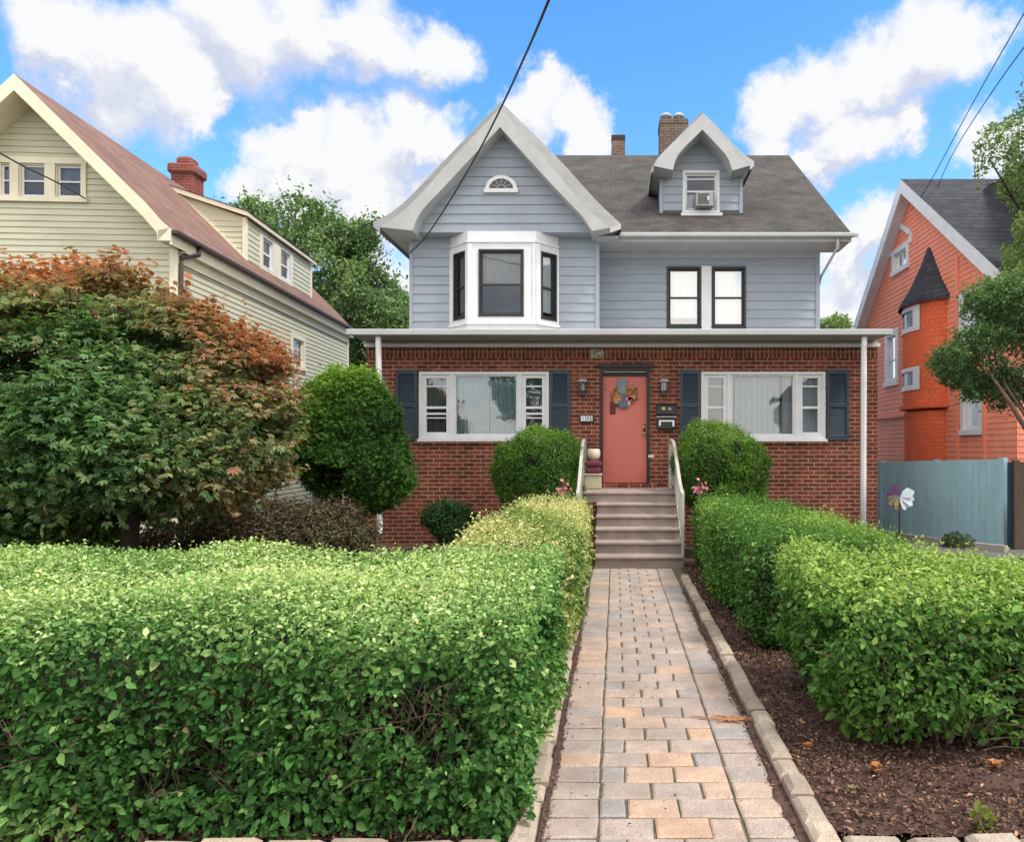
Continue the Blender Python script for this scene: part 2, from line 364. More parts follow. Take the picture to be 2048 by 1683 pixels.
M['leaf_tree'] = leafy('tree_leaves', [(0, (.06, .115, .05)), (.5, (.125, .205, .085)), (1, (.28, .35, .13))], trans=.4)
M['leaf_ground'] = leafy('ground_cover', [(0, (.03, .06, .015)), (.5, (.07, .12, .02)), (1, (.22, .24, .05))], trans=.3)

# ------------------------------------------------------------------ mesh helpers
ORG = {}
def setp(o, **k):
    for a, v in k.items():
        if v is not None: o[a] = v
def empty(name, loc, rz=0, label=None, category=None, group=None):
    o = bpy.data.objects.new(name, None); C.objects.link(o)
    o.location = loc; o.rotation_euler = (0, 0, rz); o.empty_display_size = .2
    ORG[o.name] = Vector(loc) if rz == 0 else Vector((0, 0, 0))
    setp(o, label=label, category=category, group=group)
    return o
class MB:
    def __init__(s): s.v = []; s.f = []; s.a = []; s.cur = 0.5
    def add(s, vs, fs):
        n = len(s.v); s.v += [tuple(p) for p in vs]; s.f += [tuple(i + n for i in f) for f in fs]; s.a += [s.cur] * len(vs)
    def quad(s, a, b, c, d): s.add([a, b, c, d], [(0, 1, 2, 3)])
    def poly(s, pts): s.add(pts, [tuple(range(len(pts)))])
    def box(s, x0, x1, y0, y1, z0, z1, ch=0):
        if ch and min(x1 - x0, y1 - y0, z1 - z0) > 2.2 * ch:
            V = []; 
            for (X, Y, Z) in [(x, y, z) for z in (0, 1) for y in (0, 1) for x in (0, 1)]:
                cx_, cy_, cz_ = (x0, x1)[X], (y0, y1)[Y], (z0, z1)[Z]
                ix, iy, iz = (ch, -ch)[X], (ch, -ch)[Y], (ch, -ch)[Z]
                V += [(cx_, cy_ + iy, cz_ + iz), (cx_ + ix, cy_, cz_ + iz), (cx_ + ix, cy_ + iy, cz_)]
            def I(X, Y, Z, k): return ((Z * 2 + Y) * 2 + X) * 3 + k
            Fs = []
            for X in (0, 1): Fs.append((I(X,0,0,0), I(X,1,0,0), I(X,1,1,0), I(X,0,1,0)))
            for Y in (0, 1): Fs.append((I(0,Y,0,1), I(1,Y,0,1), I(1,Y,1,1), I(0,Y,1,1)))
            for Z in (0, 1): Fs.append((I(0,0,Z,2), I(1,0,Z,2), I(1,1,Z,2), I(0,1,Z,2)))
            for X in (0, 1):
                for Y in (0, 1): Fs.append((I(X,Y,0,0), I(X,Y,0,1), I(X,Y,1,1), I(X,Y,1,0)))
                for Z in (0, 1): Fs.append((I(X,0,Z,0), I(X,0,Z,2), I(X,1,Z,2), I(X,1,Z,0)))
            for Y in (0, 1):
                for Z in (0, 1): Fs.append((I(0,Y,Z,1), I(0,Y,Z,2), I(1,Y,Z,2), I(1,Y,Z,1)))
            for X in (0, 1):
                for Y in (0, 1):
                    for Z in (0, 1): Fs.append((I(X,Y,Z,0), I(X,Y,Z,1), I(X,Y,Z,2)))
            s.add(V, Fs); return
        v = [(x0,y0,z0),(x1,y0,z0),(x1,y1,z0),(x0,y1,z0),(x0,y0,z1),(x1,y0,z1),(x1,y1,z1),(x0,y1,z1)]
        s.add(v, [(0,3,2,1),(4,5,6,7),(0,1,5,4),(1,2,6,5),(2,3,7,6),(3,0,4,7)])
    def fbox(s, F, u0, u1, z0, z1, o0, o1):
        v = [F(u0,z0,o0),F(u1,z0,o0),F(u1,z0,o1),F(u0,z0,o1),F(u0,z1,o0),F(u1,z1,o0),F(u1,z1,o1),F(u0,z1,o1)]
        s.add(v, [(0,3,2,1),(4,5,6,7),(0,1,5,4),(1,2,6,5),(2,3,7,6),(3,0,4,7)])
    def prism(s, pts, off):
        n = len(pts); off = Vector(off); q = [tuple(Vector(p) + off) for p in pts]
        s.add(list(pts) + q, [tuple(range(n)), tuple(range(2*n-1, n-1, -1))] + [(i, (i+1) % n, n + (i+1) % n, n + i) for i in range(n)])
    def tube(s, pts, r, n=8, cap=True):
        pts = [Vector(p) for p in pts]; m = len(pts)
        rs = r if isinstance(r, (list, tuple)) else [r] * m
        base = len(s.v); up = Vector((0, 0, 1))
        for i, p in enumerate(pts):
            d = (pts[min(i+1, m-1)] - pts[max(i-1, 0)])
            if d.length < 1e-9: d = Vector((0, 0, 1))
            d.normalize()
            a = d.cross(up if abs(d.z) < .9 else Vector((1, 0, 0))); a.normalize(); b = d.cross(a)
            for k in range(n):
                t = 2 * math.pi * k / n
                s.v.append(tuple(p + (a * math.cos(t) + b * math.sin(t)) * rs[i])); s.a.append(s.cur)
        for i in range(m - 1):
            for k in range(n):
                k2 = (k + 1) % n
                s.f.append((base + i*n + k, base + i*n + k2, base + (i+1)*n + k2, base + (i+1)*n + k))
        if cap:
            s.f.append(tuple(base + k for k in range(n))[::-1]); s.f.append(tuple(base + (m-1)*n + k for k in range(n)))
    def lathe(s, c, prof, n=20):
        base = len(s.v)
        for (r, z) in prof:
            for k in range(n):
                t = 2*math.pi*k/n; s.v.append((c[0] + r*math.cos(t), c[1] + r*math.sin(t), c[2] + z)); s.a.append(s.cur)
        for i in range(len(prof) - 1):
            for k in range(n):
                k2 = (k+1) % n; s.f.append((base+i*n+k, base+i*n+k2, base+(i+1)*n+k2, base+(i+1)*n+k))
        s.f.append(tuple(base + k for k in range(n))[::-1]); s.f.append(tuple(base + (len(prof)-1)*n + k for k in range(n)))
    def split(s, name, mat, parent=None, **kw):
        par = list(range(len(s.v)))
        def fd(i):
            while par[i] != i: par[i] = par[par[i]]; i = par[i]
            return i
        for f in s.f:
            for i in f[1:]: par[fd(i)] = fd(f[0])
        g = {}
        for f in s.f: g.setdefault(fd(f[0]), []).append(f)
        for fs in g.values():
            m = MB(); mp = {}
            for f in fs:
                for i in f:
                    if i not in mp: mp[i] = len(m.v); m.v.append(s.v[i]); m.a.append(s.a[i])
                m.f.append(tuple(mp[i] for i in f))
            o = m.build(name, mat, parent, **kw)
        return o
    def build(s, name, mat, parent=None, smooth=False, origin=None, **props):
        o0 = Vector(origin) if origin is not None else (ORG[parent.name] if parent is not None and parent.name in ORG else Vector((0, 0, 0)))
        me = bpy.data.meshes.new(name)
        me.from_pydata([(p[0]-o0.x, p[1]-o0.y, p[2]-o0.z) for p in s.v], [], s.f)
        me.materials.append(mat)
        at = me.attributes.new('v', 'FLOAT', 'POINT'); at.data.foreach_set('value', s.a)
        if smooth: me.polygons.foreach_set('use_smooth', [True] * len(me.polygons))
        me.update()
        o = bpy.data.objects.new(name, me); C.objects.link(o)
        if parent is not None: o.parent = parent; ORG[o.name] = o0
        else: o.location = o0; ORG[o.name] = o0
        setp(o, **props)
        return o
def frame(O, U, N):
    O, U, N = Vector(O), Vector(U).normalized(), Vector(N).normalized()
    def F(u, z, o=0.0):
        p = O + U * u + N * o; return (p.x, p.y, O.z + z)
    return F
def front(d): return frame((0, d, 0), (1, 0, 0), (0, -1, 0))

def siding(mb, F, z0, z1, pitch, lap, edges, holes=(), flat=False):
    """lapped boards (or one flat skin) between edges(z), leaving the openings (u0,u1,z0,z1) free"""
    zs = [z0]; z = z0
    while z < z1 - 1e-6:
        z = min(z + pitch, z1); zs.append(z)
    for a, b in zip(zs[:-1], zs[1:]):
        cuts = sorted({a, b} | {h[k] for h in holes for k in (2, 3) if a < h[k] < b})
        for c, d in zip(cuts[:-1], cuts[1:]):
            la, ra = edges(c); lb, rb = edges(d)
            if ra <= la and rb <= lb: continue
            hs = sorted([(h[0], h[1]) for h in holes if h[2] <= c + 1e-6 and h[3] >= d - 1e-6])
            xs = []; L0, L1 = la, lb
            for (h0, h1) in hs: xs.append((L0, h0, L1, h0)); L0 = L1 = h1
            xs.append((L0, ra, L1, rb))
            oc = 0 if flat else lap * (b - c) / pitch; od = 0 if flat else lap * (b - d) / pitch
            for (q0, q1, q2, q3) in xs:
                if q1 - q0 < 1e-4 and q3 - q2 < 1e-4: continue
                mb.quad(F(q0, c, oc), F(q1, c, oc), F(q3, d, od), F(q2, d, od))
                if not flat and c == a: mb.quad(F(q0, c, 0), F(q1, c, 0), F(q1, c, oc), F(q0, c, oc))

def window(parent, F, u0, u1, z0, z1, casing=.09, cmat=None, smat=None, gmat=None, sash=.045, rail=.5, muntin=(), blind=None,
           blind_rng=(0, 1), bmat=None, sill=True, name='window', flat=False, proud=.035, depth=.11, bottom_dark=0):
    cmat = cmat or M['white']; smat = smat or M['white']; gmat = gmat or M['glass']
    c = MB(); k = casing
    c.fbox(F, u0-k, u0, z0-k*.2, z1+k, -depth, proud); c.fbox(F, u1, u1+k, z0-k*.2, z1+k, -depth, proud)
    c.fbox(F, u0, u1, z1, z1+k, -depth, proud-.003); c.fbox(F, u0-k*1.15, u1+k*1.15, z0-k, z0-k*.2, -depth, proud+.03 if sill else proud)
    c.fbox(F, u0, u1, z0-k*.2, z0, -depth, proud-.003)
    w = c.build(name, cmat, parent)
    top = parent if flat else w
    s = MB(); a, b = -.075, -.03
    s.fbox(F, u0, u0+sash, z0, z1, a, b); s.fbox(F, u1-sash, u1, z0, z1, a, b)
    s.fbox(F, u0+sash, u1-sash, z0, z0+sash*1.3, a, b-.002); s.fbox(F, u0+sash, u1-sash, z1-sash, z1, a, b-.002)
    if rail:
        zm = z0 + (z1-z0)*rail; s.fbox(F, u0+sash, u1-sash, zm-sash*.45, zm+sash*.45, a, b+.006)
    for (m0, m1, m2, m3) in muntin: s.fbox(F, u0+(u1-u0)*m0, u0+(u1-u0)*m1, z0+(z1-z0)*m2, z0+(z1-z0)*m3, a+.004, b-.004)
    s.build('sash', smat, top)
    g = MB(); g.quad(F(u0+sash*.5, z0+sash*.5, -.052), F(u1-sash*.5, z0+sash*.5, -.052), F(u1-sash*.5, z1-sash*.5, -.052), F(u0+sash*.5, z1-sash*.5, -.052))
    g.build('pane', gmat, top)
    if blind:
        bb = MB(); zz0 = z0 + (z1-z0)*blind_rng[0]; zz1 = z0 + (z1-z0)*blind_rng[1]
        n = max(6, int((u1-u0)/.03))
        for i in range(n):
            a0 = u0 + (u1-u0)*i/n; a1 = u0 + (u1-u0)*(i+1)/n
            d0 = -.10 - (.012 if blind == 'blind' else .04)*math.sin(i*1.1); d1 = -.10 - (.012 if blind == 'blind' else .04)*math.sin((i+1)*1.1)
            bb.quad(F(a0, zz0, d0), F(a1, zz0, d1), F(a1, zz1, d1), F(a0, zz1, d0))
        bb.build(blind, bmat or M['blind'], top, smooth=True)
    return w

def resample(pts, n):
    P = [Vector(p) for p in pts]; L = [0]
    for a, b in zip(P[:-1], P[1:]): L.append(L[-1] + (b-a).length)
    out = []
    for i in range(n):
        t = L[-1]*i/(n-1); k = 0
        while k < len(L)-2 and L[k+1] < t: k += 1
        f = (t-L[k])/max(L[k+1]-L[k], 1e-9); out.append(P[k].lerp(P[k+1], f))
    return out
def smooth_pts(pts, it=2):
    P = [Vector(p) for p in pts]
    for _ in range(it):
        Q = [P[0]]
        for a, b in zip(P[:-1], P[1:]): Q += [a.lerp(b, .25), a.lerp(b, .75)]
        Q.append(P[-1]); P = Q
    return P
# ------------------------------------------------------------------ foliage helpers
class Noise:
    def __init__(s, scale, seed, n=14):
        r = np.random.default_rng(seed); d = r.normal(size=(n, 3)); d /= np.linalg.norm(d, axis=1)[:, None]
        s.k = d * (scale * r.uniform(.6, 2.2, size=(n, 1))); s.p = r.uniform(0, 6.28, n); s.n = n
    def __call__(s, P): return np.sin(P @ s.k.T + s.p).sum(1) / math.sqrt(s.n) * .75
def sd_box(c, h, r):
    c, h = np.array(c), np.array(h)
    def f(P):
        q = np.abs(P - c) - (h - r)
        return np.linalg.norm(np.maximum(q, 0), axis=1) + np.minimum(q.max(1), 0) - r
    return f, (c - h - .15, c + h + .15)
def sd_blobs(bl):
    B = [(np.array(b[:3], float), np.array(b[3:6], float)) for b in bl]
    def f(P):
        d = None
        for c, r in B:
            k = np.linalg.norm((P - c) / r, axis=1); e = (k - 1) * r.min()
            d = e if d is None else np.minimum(d, e)
        return d
    lo = np.min([c - r for c, r in B], axis=0) - .2; hi = np.max([c + r for c, r in B], axis=0) + .2
    return f, (lo, hi)
def sample_sdf(sdf, bounds, n, depth, amp, nscale, seed, hole=None, hscale=3, zmin=0, keep=None, hz_top=None, zsq=1.0):
    r = np.random.default_rng(seed); nz = Noise(nscale, seed + 1); nz2 = Noise(nscale * 3.1, seed + 3); hz = Noise(hscale, seed + 2)
    lo, hi = bounds; got = []; have = 0; g = lambda P: sdf(P) + amp * nz(P) + amp * .5 * nz2(P)
    for _ in range(400):
        P = r.uniform(lo, hi, size=(200000, 3)); d = g(P)
        k = (d < 0) & (d > -depth) & (P[:, 2] > zmin)
        k &= r.random(len(P)) < np.exp(d / (depth * .45))
        if hole is not None: k &= ~((hz(P * np.array([1, 1, zsq])) > hole) & (d > -depth * .7) & (((P[:, 2] < hz_top) & (P[:, 2] > .2)) if hz_top is not None else True))
        if keep is not None: k &= keep(P)
        P = P[k]; got.append(P); have += len(P)
        if have >= n: break
    P = np.concatenate(got)[:n]
    e = .03; G = np.stack([g(P + np.eye(3)[i] * e) - g(P - np.eye(3)[i] * e) for i in range(3)], 1)
    G /= np.linalg.norm(G, axis=1)[:, None] + 1e-9
    return P, G, g(P)
LOBES = {'leaf': [(0, 1)], 'maple': [(0, 1), (.62, .82), (-.62, .82), (1.2, .5), (-1.2, .5)], 'sprig': [(0, 1), (.8, .75), (-.8, .75)]}
def leaves(name, P, G, size, width, mat, parent=None, v=None, up=.5, out=.6, rnd=.6, shape='leaf', seed=1, sj=.5, droop=0.0, origin=None, axis_out=0.0, **props):
    r = np.random.default_rng(seed); n = len(P)
    nm = G * out + np.array([0, 0, up]) + r.normal(size=(n, 3)) * rnd
    nm /= np.linalg.norm(nm, axis=1)[:, None]
    ax = r.normal(size=(n, 3)) + G * axis_out + np.array([0, 0, -droop])
    ax -= nm * (ax * nm).sum(1)[:, None]; ax /= np.linalg.norm(ax, axis=1)[:, None] + 1e-9
    sd = np.cross(nm, ax); S = size * (1 + r.uniform(-sj, sj, n))
    if v is None: v = r.random(n)
    bb = r.random(n); VV, FA, FB = [], [], []
    for ang, ln in LOBES[shape]:
        A = ax * math.cos(ang) + sd * math.sin(ang); B = -ax * math.sin(ang) + sd * math.cos(ang)
        L = (S * ln)[:, None]; W = L * width * .5; cup = nm * L * .10
        q = np.stack([P, P + A * L * .32 + B * W + cup, P + A * L * .72 + B * W * .72 + cup * .6, P + A * L - cup,
                      P + A * L * .72 - B * W * .72 + cup * .6, P + A * L * .32 - B * W + cup], 1)
        VV.append(q.reshape(-1, 3)); FA.append(np.repeat(v, 6)); FB.append(np.repeat(bb, 6))
    V = np.concatenate(VV); nl = len(V) // 6
    if origin is None: origin = ORG[parent.name] if parent is not None else Vector((0, 0, 0))
    V = V - np.array(origin)
    base = (np.arange(nl) * 6)[:, None]
    loops = (base + np.array([0, 1, 2, 3, 0, 3, 4, 5])).reshape(-1).astype(np.int32)
    me = bpy.data.meshes.new(name)
    me.vertices.add(len(V)); me.vertices.foreach_set('co', V.astype(np.float32).reshape(-1))
    me.loops.add(len(loops)); me.loops.foreach_set('vertex_index', loops)
    me.polygons.add(nl * 2); me.polygons.foreach_set('loop_start', (np.arange(nl * 2) * 4).astype(np.int32))
    me.update(calc_edges=True)
    for nme, arr in (('v', np.concatenate(FA)), ('b', np.concatenate(FB))):
        at = me.attributes.new(nme, 'FLOAT', 'POINT'); at.data.foreach_set('value', arr.astype(np.float32))
    me.materials.append(mat)
    o = bpy.data.objects.new(name, me); C.objects.link(o)
    if parent is not None: o.parent = parent
    else: o.location = origin
    ORG[o.name] = Vector(origin)
    setp(o, **props)
    return o
def shoots(P, G, v, d, k, L, per, seed, upb=.6, zmin=.1, dv=.1):
    """young shoots standing proud of the clipped surface"""
    r = np.random.default_rng(seed); idx = np.where((d > -.05) & (P[:, 2] > zmin))[0]
    if len(idx) == 0: return P, G, v
    idx = r.choice(idx, min(k, len(idx)), replace=False); D = G[idx] + np.array([0, 0, upb]) + r.normal(size=(len(idx), 3)) * .35
    D /= np.linalg.norm(D, axis=1)[:, None]; ln = L * r.uniform(.3, 1.3, len(idx))
    PP, GG, vv = [P], [G], [v]
    for j in range(per):
        t = (j + .5) / per; PP.append(P[idx] + D * (ln * t)[:, None] + r.normal(size=(len(idx), 3)) * .006); GG.append(D + r.normal(size=(len(idx), 3)) * .4); vv.append(np.clip(v[idx] + dv, 0, 1))
    return np.concatenate(PP), np.concatenate(GG), np.concatenate(vv)
def patchv(P, scale, seed, base=.5, amp=.3, jitter=.18):
    r = np.random.default_rng(seed + 50); return np.clip(base + amp * Noise(scale, seed)(P) + r.normal(size=len(P)) * jitter, 0, 1)
def twigs(mb, lo, hi, n, ln, r, seed, updir=1.0):
    R = random.Random(seed)
    for _ in range(n):
        p = Vector((R.uniform(lo[0], hi[0]), R.uniform(lo[1], hi[1]), R.uniform(lo[2], hi[2])))
        d = Vector((R.gauss(0, .6), R.gauss(0, .6), abs(R.gauss(0, .8)) * updir + .2)).normalized()
        q = [p]; k = 4; L = ln * R.uniform(.5, 1.3)
        for i in range(k):
            d = (d + Vector((R.gauss(0, .25), R.gauss(0, .25), R.gauss(0, .2)))).normalized(); q.append(q[-1] + d * L / k)
        mb.tube(q, [r * (1 - .75 * i / k) * R.uniform(.8, 1.2) for i in range(k + 1)], 5, False)
def branch(mb, p, d, ln, r, lvl, R, tips, spread=.6, up=.15, targets=None):
    pts = [Vector(p)]; d = Vector(d).normalized(); k = 5; rs = [r]
    for i in range(k):
        d = (d + Vector((R.gauss(0, .13), R.gauss(0, .13), R.gauss(0, .1) + up * .2))).normalized()
        pts.append(pts[-1] + d * ln / k); rs.append(r * (1 - .45 * (i + 1) / k))
    mb.tube(pts, rs, 8 if lvl > 1 else 5, False)
    if lvl <= 0: tips.append(pts[-1]); return
    for j in range(3 if lvl > 1 else 3):
        i = R.randint(2, k); a = R.uniform(0, 6.28)
        side = Vector((math.cos(a), math.sin(a), R.uniform(-.1, .5)))
        nd = (d + side * spread * R.uniform(.7, 1.5)).normalized()
        branch(mb, pts[i], nd, ln * R.uniform(.55, .8), rs[i] * .62, lvl - 1, R, tips, spread, up)
    tips.append(pts[-1])

# ------------------------------------------------------------------ ground and walk
def sheet(name, x0, x1, y0, y1, z, mat, amp=0, nx=2, ny=2, kind='structure', seed=3, scale=4, **kw):
    xs = np.linspace(x0, x1, nx); ys = np.linspace(y0, y1, ny); X, Y = np.meshgrid(xs, ys)
    P = np.stack([X.ravel(), Y.ravel(), np.zeros(X.size)], 1)
    Z = np.full(X.size, z) + (amp * (Noise(scale, seed)(P) + .6 * Noise(scale * 4, seed + 1)(P) + .5 * Noise(scale * 11, seed + 9)(P)) if amp else 0)
    mb = MB(); mb.v = [(a, b, c) for a, b, c in zip(X.ravel(), Y.ravel(), Z)]; mb.a = [.5] * len(mb.v)
    for j in range(ny - 1):
        for i in range(nx - 1):
            k = j * nx + i; mb.f.append((k, k + 1, k + nx + 1, k + nx))
    return mb.build(name, mat, None, smooth=amp > 0, kind=kind, **kw)
sheet('ground', -150, 150, -60, 300, -.06, M['ground'])
sheet('garden_bed', .955, 6.8, 3.36, 11.6, .0, M['soil'], amp=.016, nx=240, ny=330, seed=5, scale=3)
sheet('garden_bed', -9, -.47, 3.32, 13.4, -.012, M['soil'], amp=.014, nx=160, ny=180, seed=8, scale=3)
sheet('driveway', 4.9, 9.5, 11.6, 24, -.045, M['asphalt'])
sheet('sidewalk', -14, 14, .2, 3.17, -.05, M['walk'])
sheet('street', -60, 60, -9, -1.2, -.052, M['asphalt'])

def paver(mb, x0, x1, y0, y1, z, v, g=.006, ch=.010, h=.05):
    x0 += g; x1 -= g; y0 += g; y1 -= g; mb.cur = v
    j = lambda: random.uniform(-.0055, .0055)
    z += random.uniform(-.0025, .0025)
    B = [(x0+j(), y0+j()), (x1+j(), y0+j()), (x1+j(), y1+j()), (x0+j(), y1+j())]
    cx_ = (x0+x1)/2; cy_ = (y0+y1)/2
    I = [(a + (ch if a < cx_ else -ch), b + (ch if b < cy_ else -ch)) for a, b in B]
    V = [(a, b, z-h) for a, b in B] + [(a, b, z-ch*.7) for a, b in B] + [(a, b, z) for a, b in I]
    Fs = [(8, 9, 10, 11)]
    for k in range(4):
        k2 = (k+1) % 4; Fs += [(k, k2, 4+k2, 4+k), (4+k, 4+k2, 8+k2, 8+k)]
    mb.add(V, Fs)
mb = MB(); y = 2.95; row = 0
while y < 10.72:
    dy = .187
    y1 = min(y + dy, 10.74)
    # middle: running bond
    x = -.08 - (.13 if row % 2 else 0)
    while x < .60:
        a, b = max(x, -.08), min(x + .262, .602)
        if .602 - b < .06: b = .602
        if b - a > .03: paver(mb, a, b, y, y1, .0, min(1, max(0, random.choice([.05, .2, .3, .4, .45, .5, .55, .65, .9]) + random.uniform(-.08, .08))))
        x = x + .262 if b < .6 else 9
    paver(mb, -.335, -.08, y, y1, .0, random.choice([.1, .3, .45, .6, .8])); paver(mb, .602, .832, y, y1, .0, random.choice([.05, .25, .4, .5, .7]))
    y += dy; row += 1
mb.build('path', M['paver'], None, kind='structure')
mb = MB(); R = random.Random(3); ys = np.arange(3.0, 9.3, .035); wl = [.03]
ws = [max(.006, .034 + .022*math.sin(y*2.1) + .012*math.sin(y*7.3) + .006*math.sin(y*31) + R.gauss(0, .004)) * (1 if y < 8 else .5) for y in ys]
for i in range(len(ys)-1): mb.quad((.865-ws[i], ys[i], .0045), (.866, ys[i], .011), (.866, ys[i+1], .011), (.865-ws[i+1], ys[i+1], .0045))
ws = [max(.003, .022 + .015*math.sin(y*3.1+1) + R.gauss(0, .006)) for y in ys]
for i in range(len(ys)-1): mb.quad((-.35, ys[i], .011), (-.345+ws[i], ys[i], .0045), (-.345+ws[i+1], ys[i+1], .0045), (-.35, ys[i+1], .011))
mb.build('soil', M['soil'], None, kind='structure')
sheet('path_joint_sand', -.47, .98, 2.9, 10.77, -.014, simple('joint_sand', (.15, .125, .085), (.07, .075, .04), 20, .95, .5, 60))
# curb stones either side of the walk, and the cross edging at the sidewalk
def curb(name, cells, label):
    r = empty(name, (cells[0][0], cells[0][2], 0), label=label, category='curb')
    m = MB()
    for (x0, x1, y0, y1, h) in cells:
        m.cur = random.random(); g = .011
        t = random.uniform(-.05, .05); s = random.uniform(-.010, .010)
        zt = h + random.uniform(-.012, .012)
        B = [(x0+g+s, y0+g), (x1-g+s, y0+g+t*.3), (x1-g+s, y1-g), (x0+g+s, y1-g+t*.3)]
        cx_, cy_ = (x0+x1)/2, (y0+y1)/2; ch = .024
        I = [(a + (ch if a < cx_ else -ch), b + (ch if b < cy_ else -ch)) for a, b in B]
        V = [(a, b, -.06) for a, b in B] + [(a, b, zt-ch) for a, b in B] + [(a, b, zt+random.uniform(-.004,.004)) for a, b in I]
        Fs = [(8, 9, 10, 11)]
        for k in range(4):
            k2 = (k+1) % 4; Fs += [(k, k2, 4+k2, 4+k), (4+k, 4+k2, 8+k2, 8+k)]
        m.add(V, Fs)
    m.build('curb_stone', M['curb'], r)
def cells_y(x0, x1, ya, yb, h, st=.26):
    out = []; y = ya
    while y < yb: s = st*random.choice([.7, .85, 1, 1.2]); out.append((x0, x1, y, min(y+s, yb), h)); y += s
    return out
def cells_x(xa, xb, y0, y1, h, st=.28):
    out = []; x = xa
    while x < xb: s = st*random.uniform(.88, 1.12); out.append((x, min(x+s, xb), y0, y1, h)); x += s
    return out
curb('stone_curb', cells_y(.862, 1.00, 3.18, 9.9, .065), 'row of tan stones edging the walk beside the bare mulch bed')
curb('stone_curb', cells_y(-.48, -.345, 3.2, 10.2, .05), 'row of stones edging the walk below the large left hedge')
curb('stone_edging', cells_x(1.02, 5.5, 3.14, 3.305, .035), 'row of pale stones along the front of the mulch bed')
curb('stone_edging', cells_x(-5.5, -.5, 3.14, 3.275, .03), 'row of stones at the foot of the left front hedge')

# steps up to the door
steps = empty('front_steps', (.35, 10.77, 0), label='brownish concrete front steps rising from the paver walk to the door', category='steps')
mb = MB(); R0 = .1715; T = .285
for i in range(6):
    y0 = 10.77 + i*T; z1 = (i+1)*R0; w = .012*i
    yb = 13.49 if i == 5 else 12.6
    x0, x1 = (-.30, 1.0) if i < 5 else (-.60, 1.03)
    mb2 = MB(); 
    mb.box(x0 + (.0 if i == 5 else .001*i), x1 - .001*i, y0 + .02 + (.0), yb - .002*i, z1 - R0 if i else -.05, z1 - .042)
    mb.box(x0 - .01, x1 + .008, y0 - .018, yb - .003*i - .001, z1 - .041, z1, ch=.008)
mb.build('step', M['concrete'], steps)
mb = MB(); mb.box(-.60, -.305, 12.2, 13.48, -.05, R0*5 - .002); mb.build('landing_base', M['brick'], steps)
mb = MB(); mb.box(-.33, .72, 13.22, 13.489, 6*R0 + .001, 1.105, ch=.006); mb.build('door_sill', M['brick'], steps)

def railing(x, label, short=False):
    r = empty('stair_railing', (x, 10.85, 0), label=label, category='railing')
    A = [Vector((x, 10.86, 1.06)), Vector((x, 11.3, 1.16)), Vector((x, 12.25, 1.72)), Vector((x, 12.6, 1.86)), Vector((x, 13.42, 1.90))]
    P = smooth_pts(A, 2)
    m = MB()
    for a, b in zip(P[:-1], P[1:]):
        n = Vector((0, -(b-a).z, (b-a).y)).normalized() * .026
        m.prism([a + Vector((-.025,0,0)) - n, a + Vector((.025,0,0)) - n, a + Vector((.025,0,0)) + n, a + Vector((-.025,0,0)) + n], (b-a)*1.02)
    m.build('handrail', M['rail'], r)
    m = MB(); m.box(x-.022, x+.022, 10.84, 10.88, .1715, 1.07, ch=.005)
    m.build('newel_post', M['rail'], r)
    m = MB(); m.box(x-.028, x+.028, 13.36, 13.42, 1.028, 1.90, ch=.005); m.build('newel_post', M['rail'], r)
    m = MB()
    for i in range(20):
        t = (i+1)/21; y = 10.89 + t*(13.36-10.89)
        k = max(j for j, q in enumerate(P) if q.y <= y); q0, q1 = P[k], P[min(k+1, len(P)-1)]
        zt = q0.z + (q1.z-q0.z)*((y-q0.y)/max(q1.y-q0.y, 1e-6)); st = min(6, int((y-10.77)/T)+1)*R0
        m.box(x-.007, x+.007, y-.007, y+.007, st+.09, zt-.03)
    m.build('balusters', M['rail'], r)
    m = MB()
    L0 = [Vector((x, 10.86, .27)), Vector((x, 12.35, 1.12)), Vector((x, 13.4, 1.12))]
    for a, b in zip(L0[:-1], L0[1:]): m.prism([a+Vector((-.012,0,-.012)), a+Vector((.012,0,-.012)), a+Vector((.012,0,.012)), a+Vector((-.012,0,.012))], b-a)
    m.build('bottom_rail', M['rail'], r)
railing(.995, 'cream painted stair railing on the mailbox side of the steps')
railing(-.56, 'cream painted stair railing beside the white pot and storage box')
# ------------------------------------------------------------------ the grey house with the brick porch
house = empty('grey_house', (0, 13.5, 0), label='grey sided house with a red brick front, bay window and two front gables', category='house')
D1 = 13.5
WL = (-3.61, -1.22, 1.92, 3.155); WR = (1.57, 3.855, 1.92, 3.155); DO = (-.285, .635, 1.105, 3.23)
mb = MB(); siding(mb, front(D1), -.06, 3.66, 3.72, 0, lambda z: (-4.57, 4.81), [WL, WR, DO], flat=True)
for (u0, u1, z0, z1) in (WL, WR, DO):      # brick reveals
    for a, b in (((u0, z0), (u0, z1)), ((u0, z1), (u1, z1)), ((u1, z1), (u1, z0)), ((u1, z0), (u0, z0))):
        mb.quad((a[0], D1, a[1]), (b[0], D1, b[1]), (b[0], D1+.22, b[1]), (a[0], D1+.22, a[1]))
mb.build('brick_wall', M['brick'], house)
mb = MB()
mb.box(-4.565, -4.45, D1+.002, 15.8, -.06, 3.66); mb.box(4.69, 4.805, D1+.002, 15.8, -.06, 3.66)
mb.split('side_wall', bricky('red_brick_side', (.20, .048, .034), (.115, .028, .022), (.36, .22, .14), .215, .0745, .0095, axes='YZ', mottle=.38), house)
# projecting sills and lintel course
mb = MB()
for (u0, u1, z0, z1) in (WL, WR):
    mb.box(u0-.06, u1+.06, D1-.045, D1-.001, z0-.10, z0-.012, ch=.005)
mb.split('brick_sill', M['brick'], house)
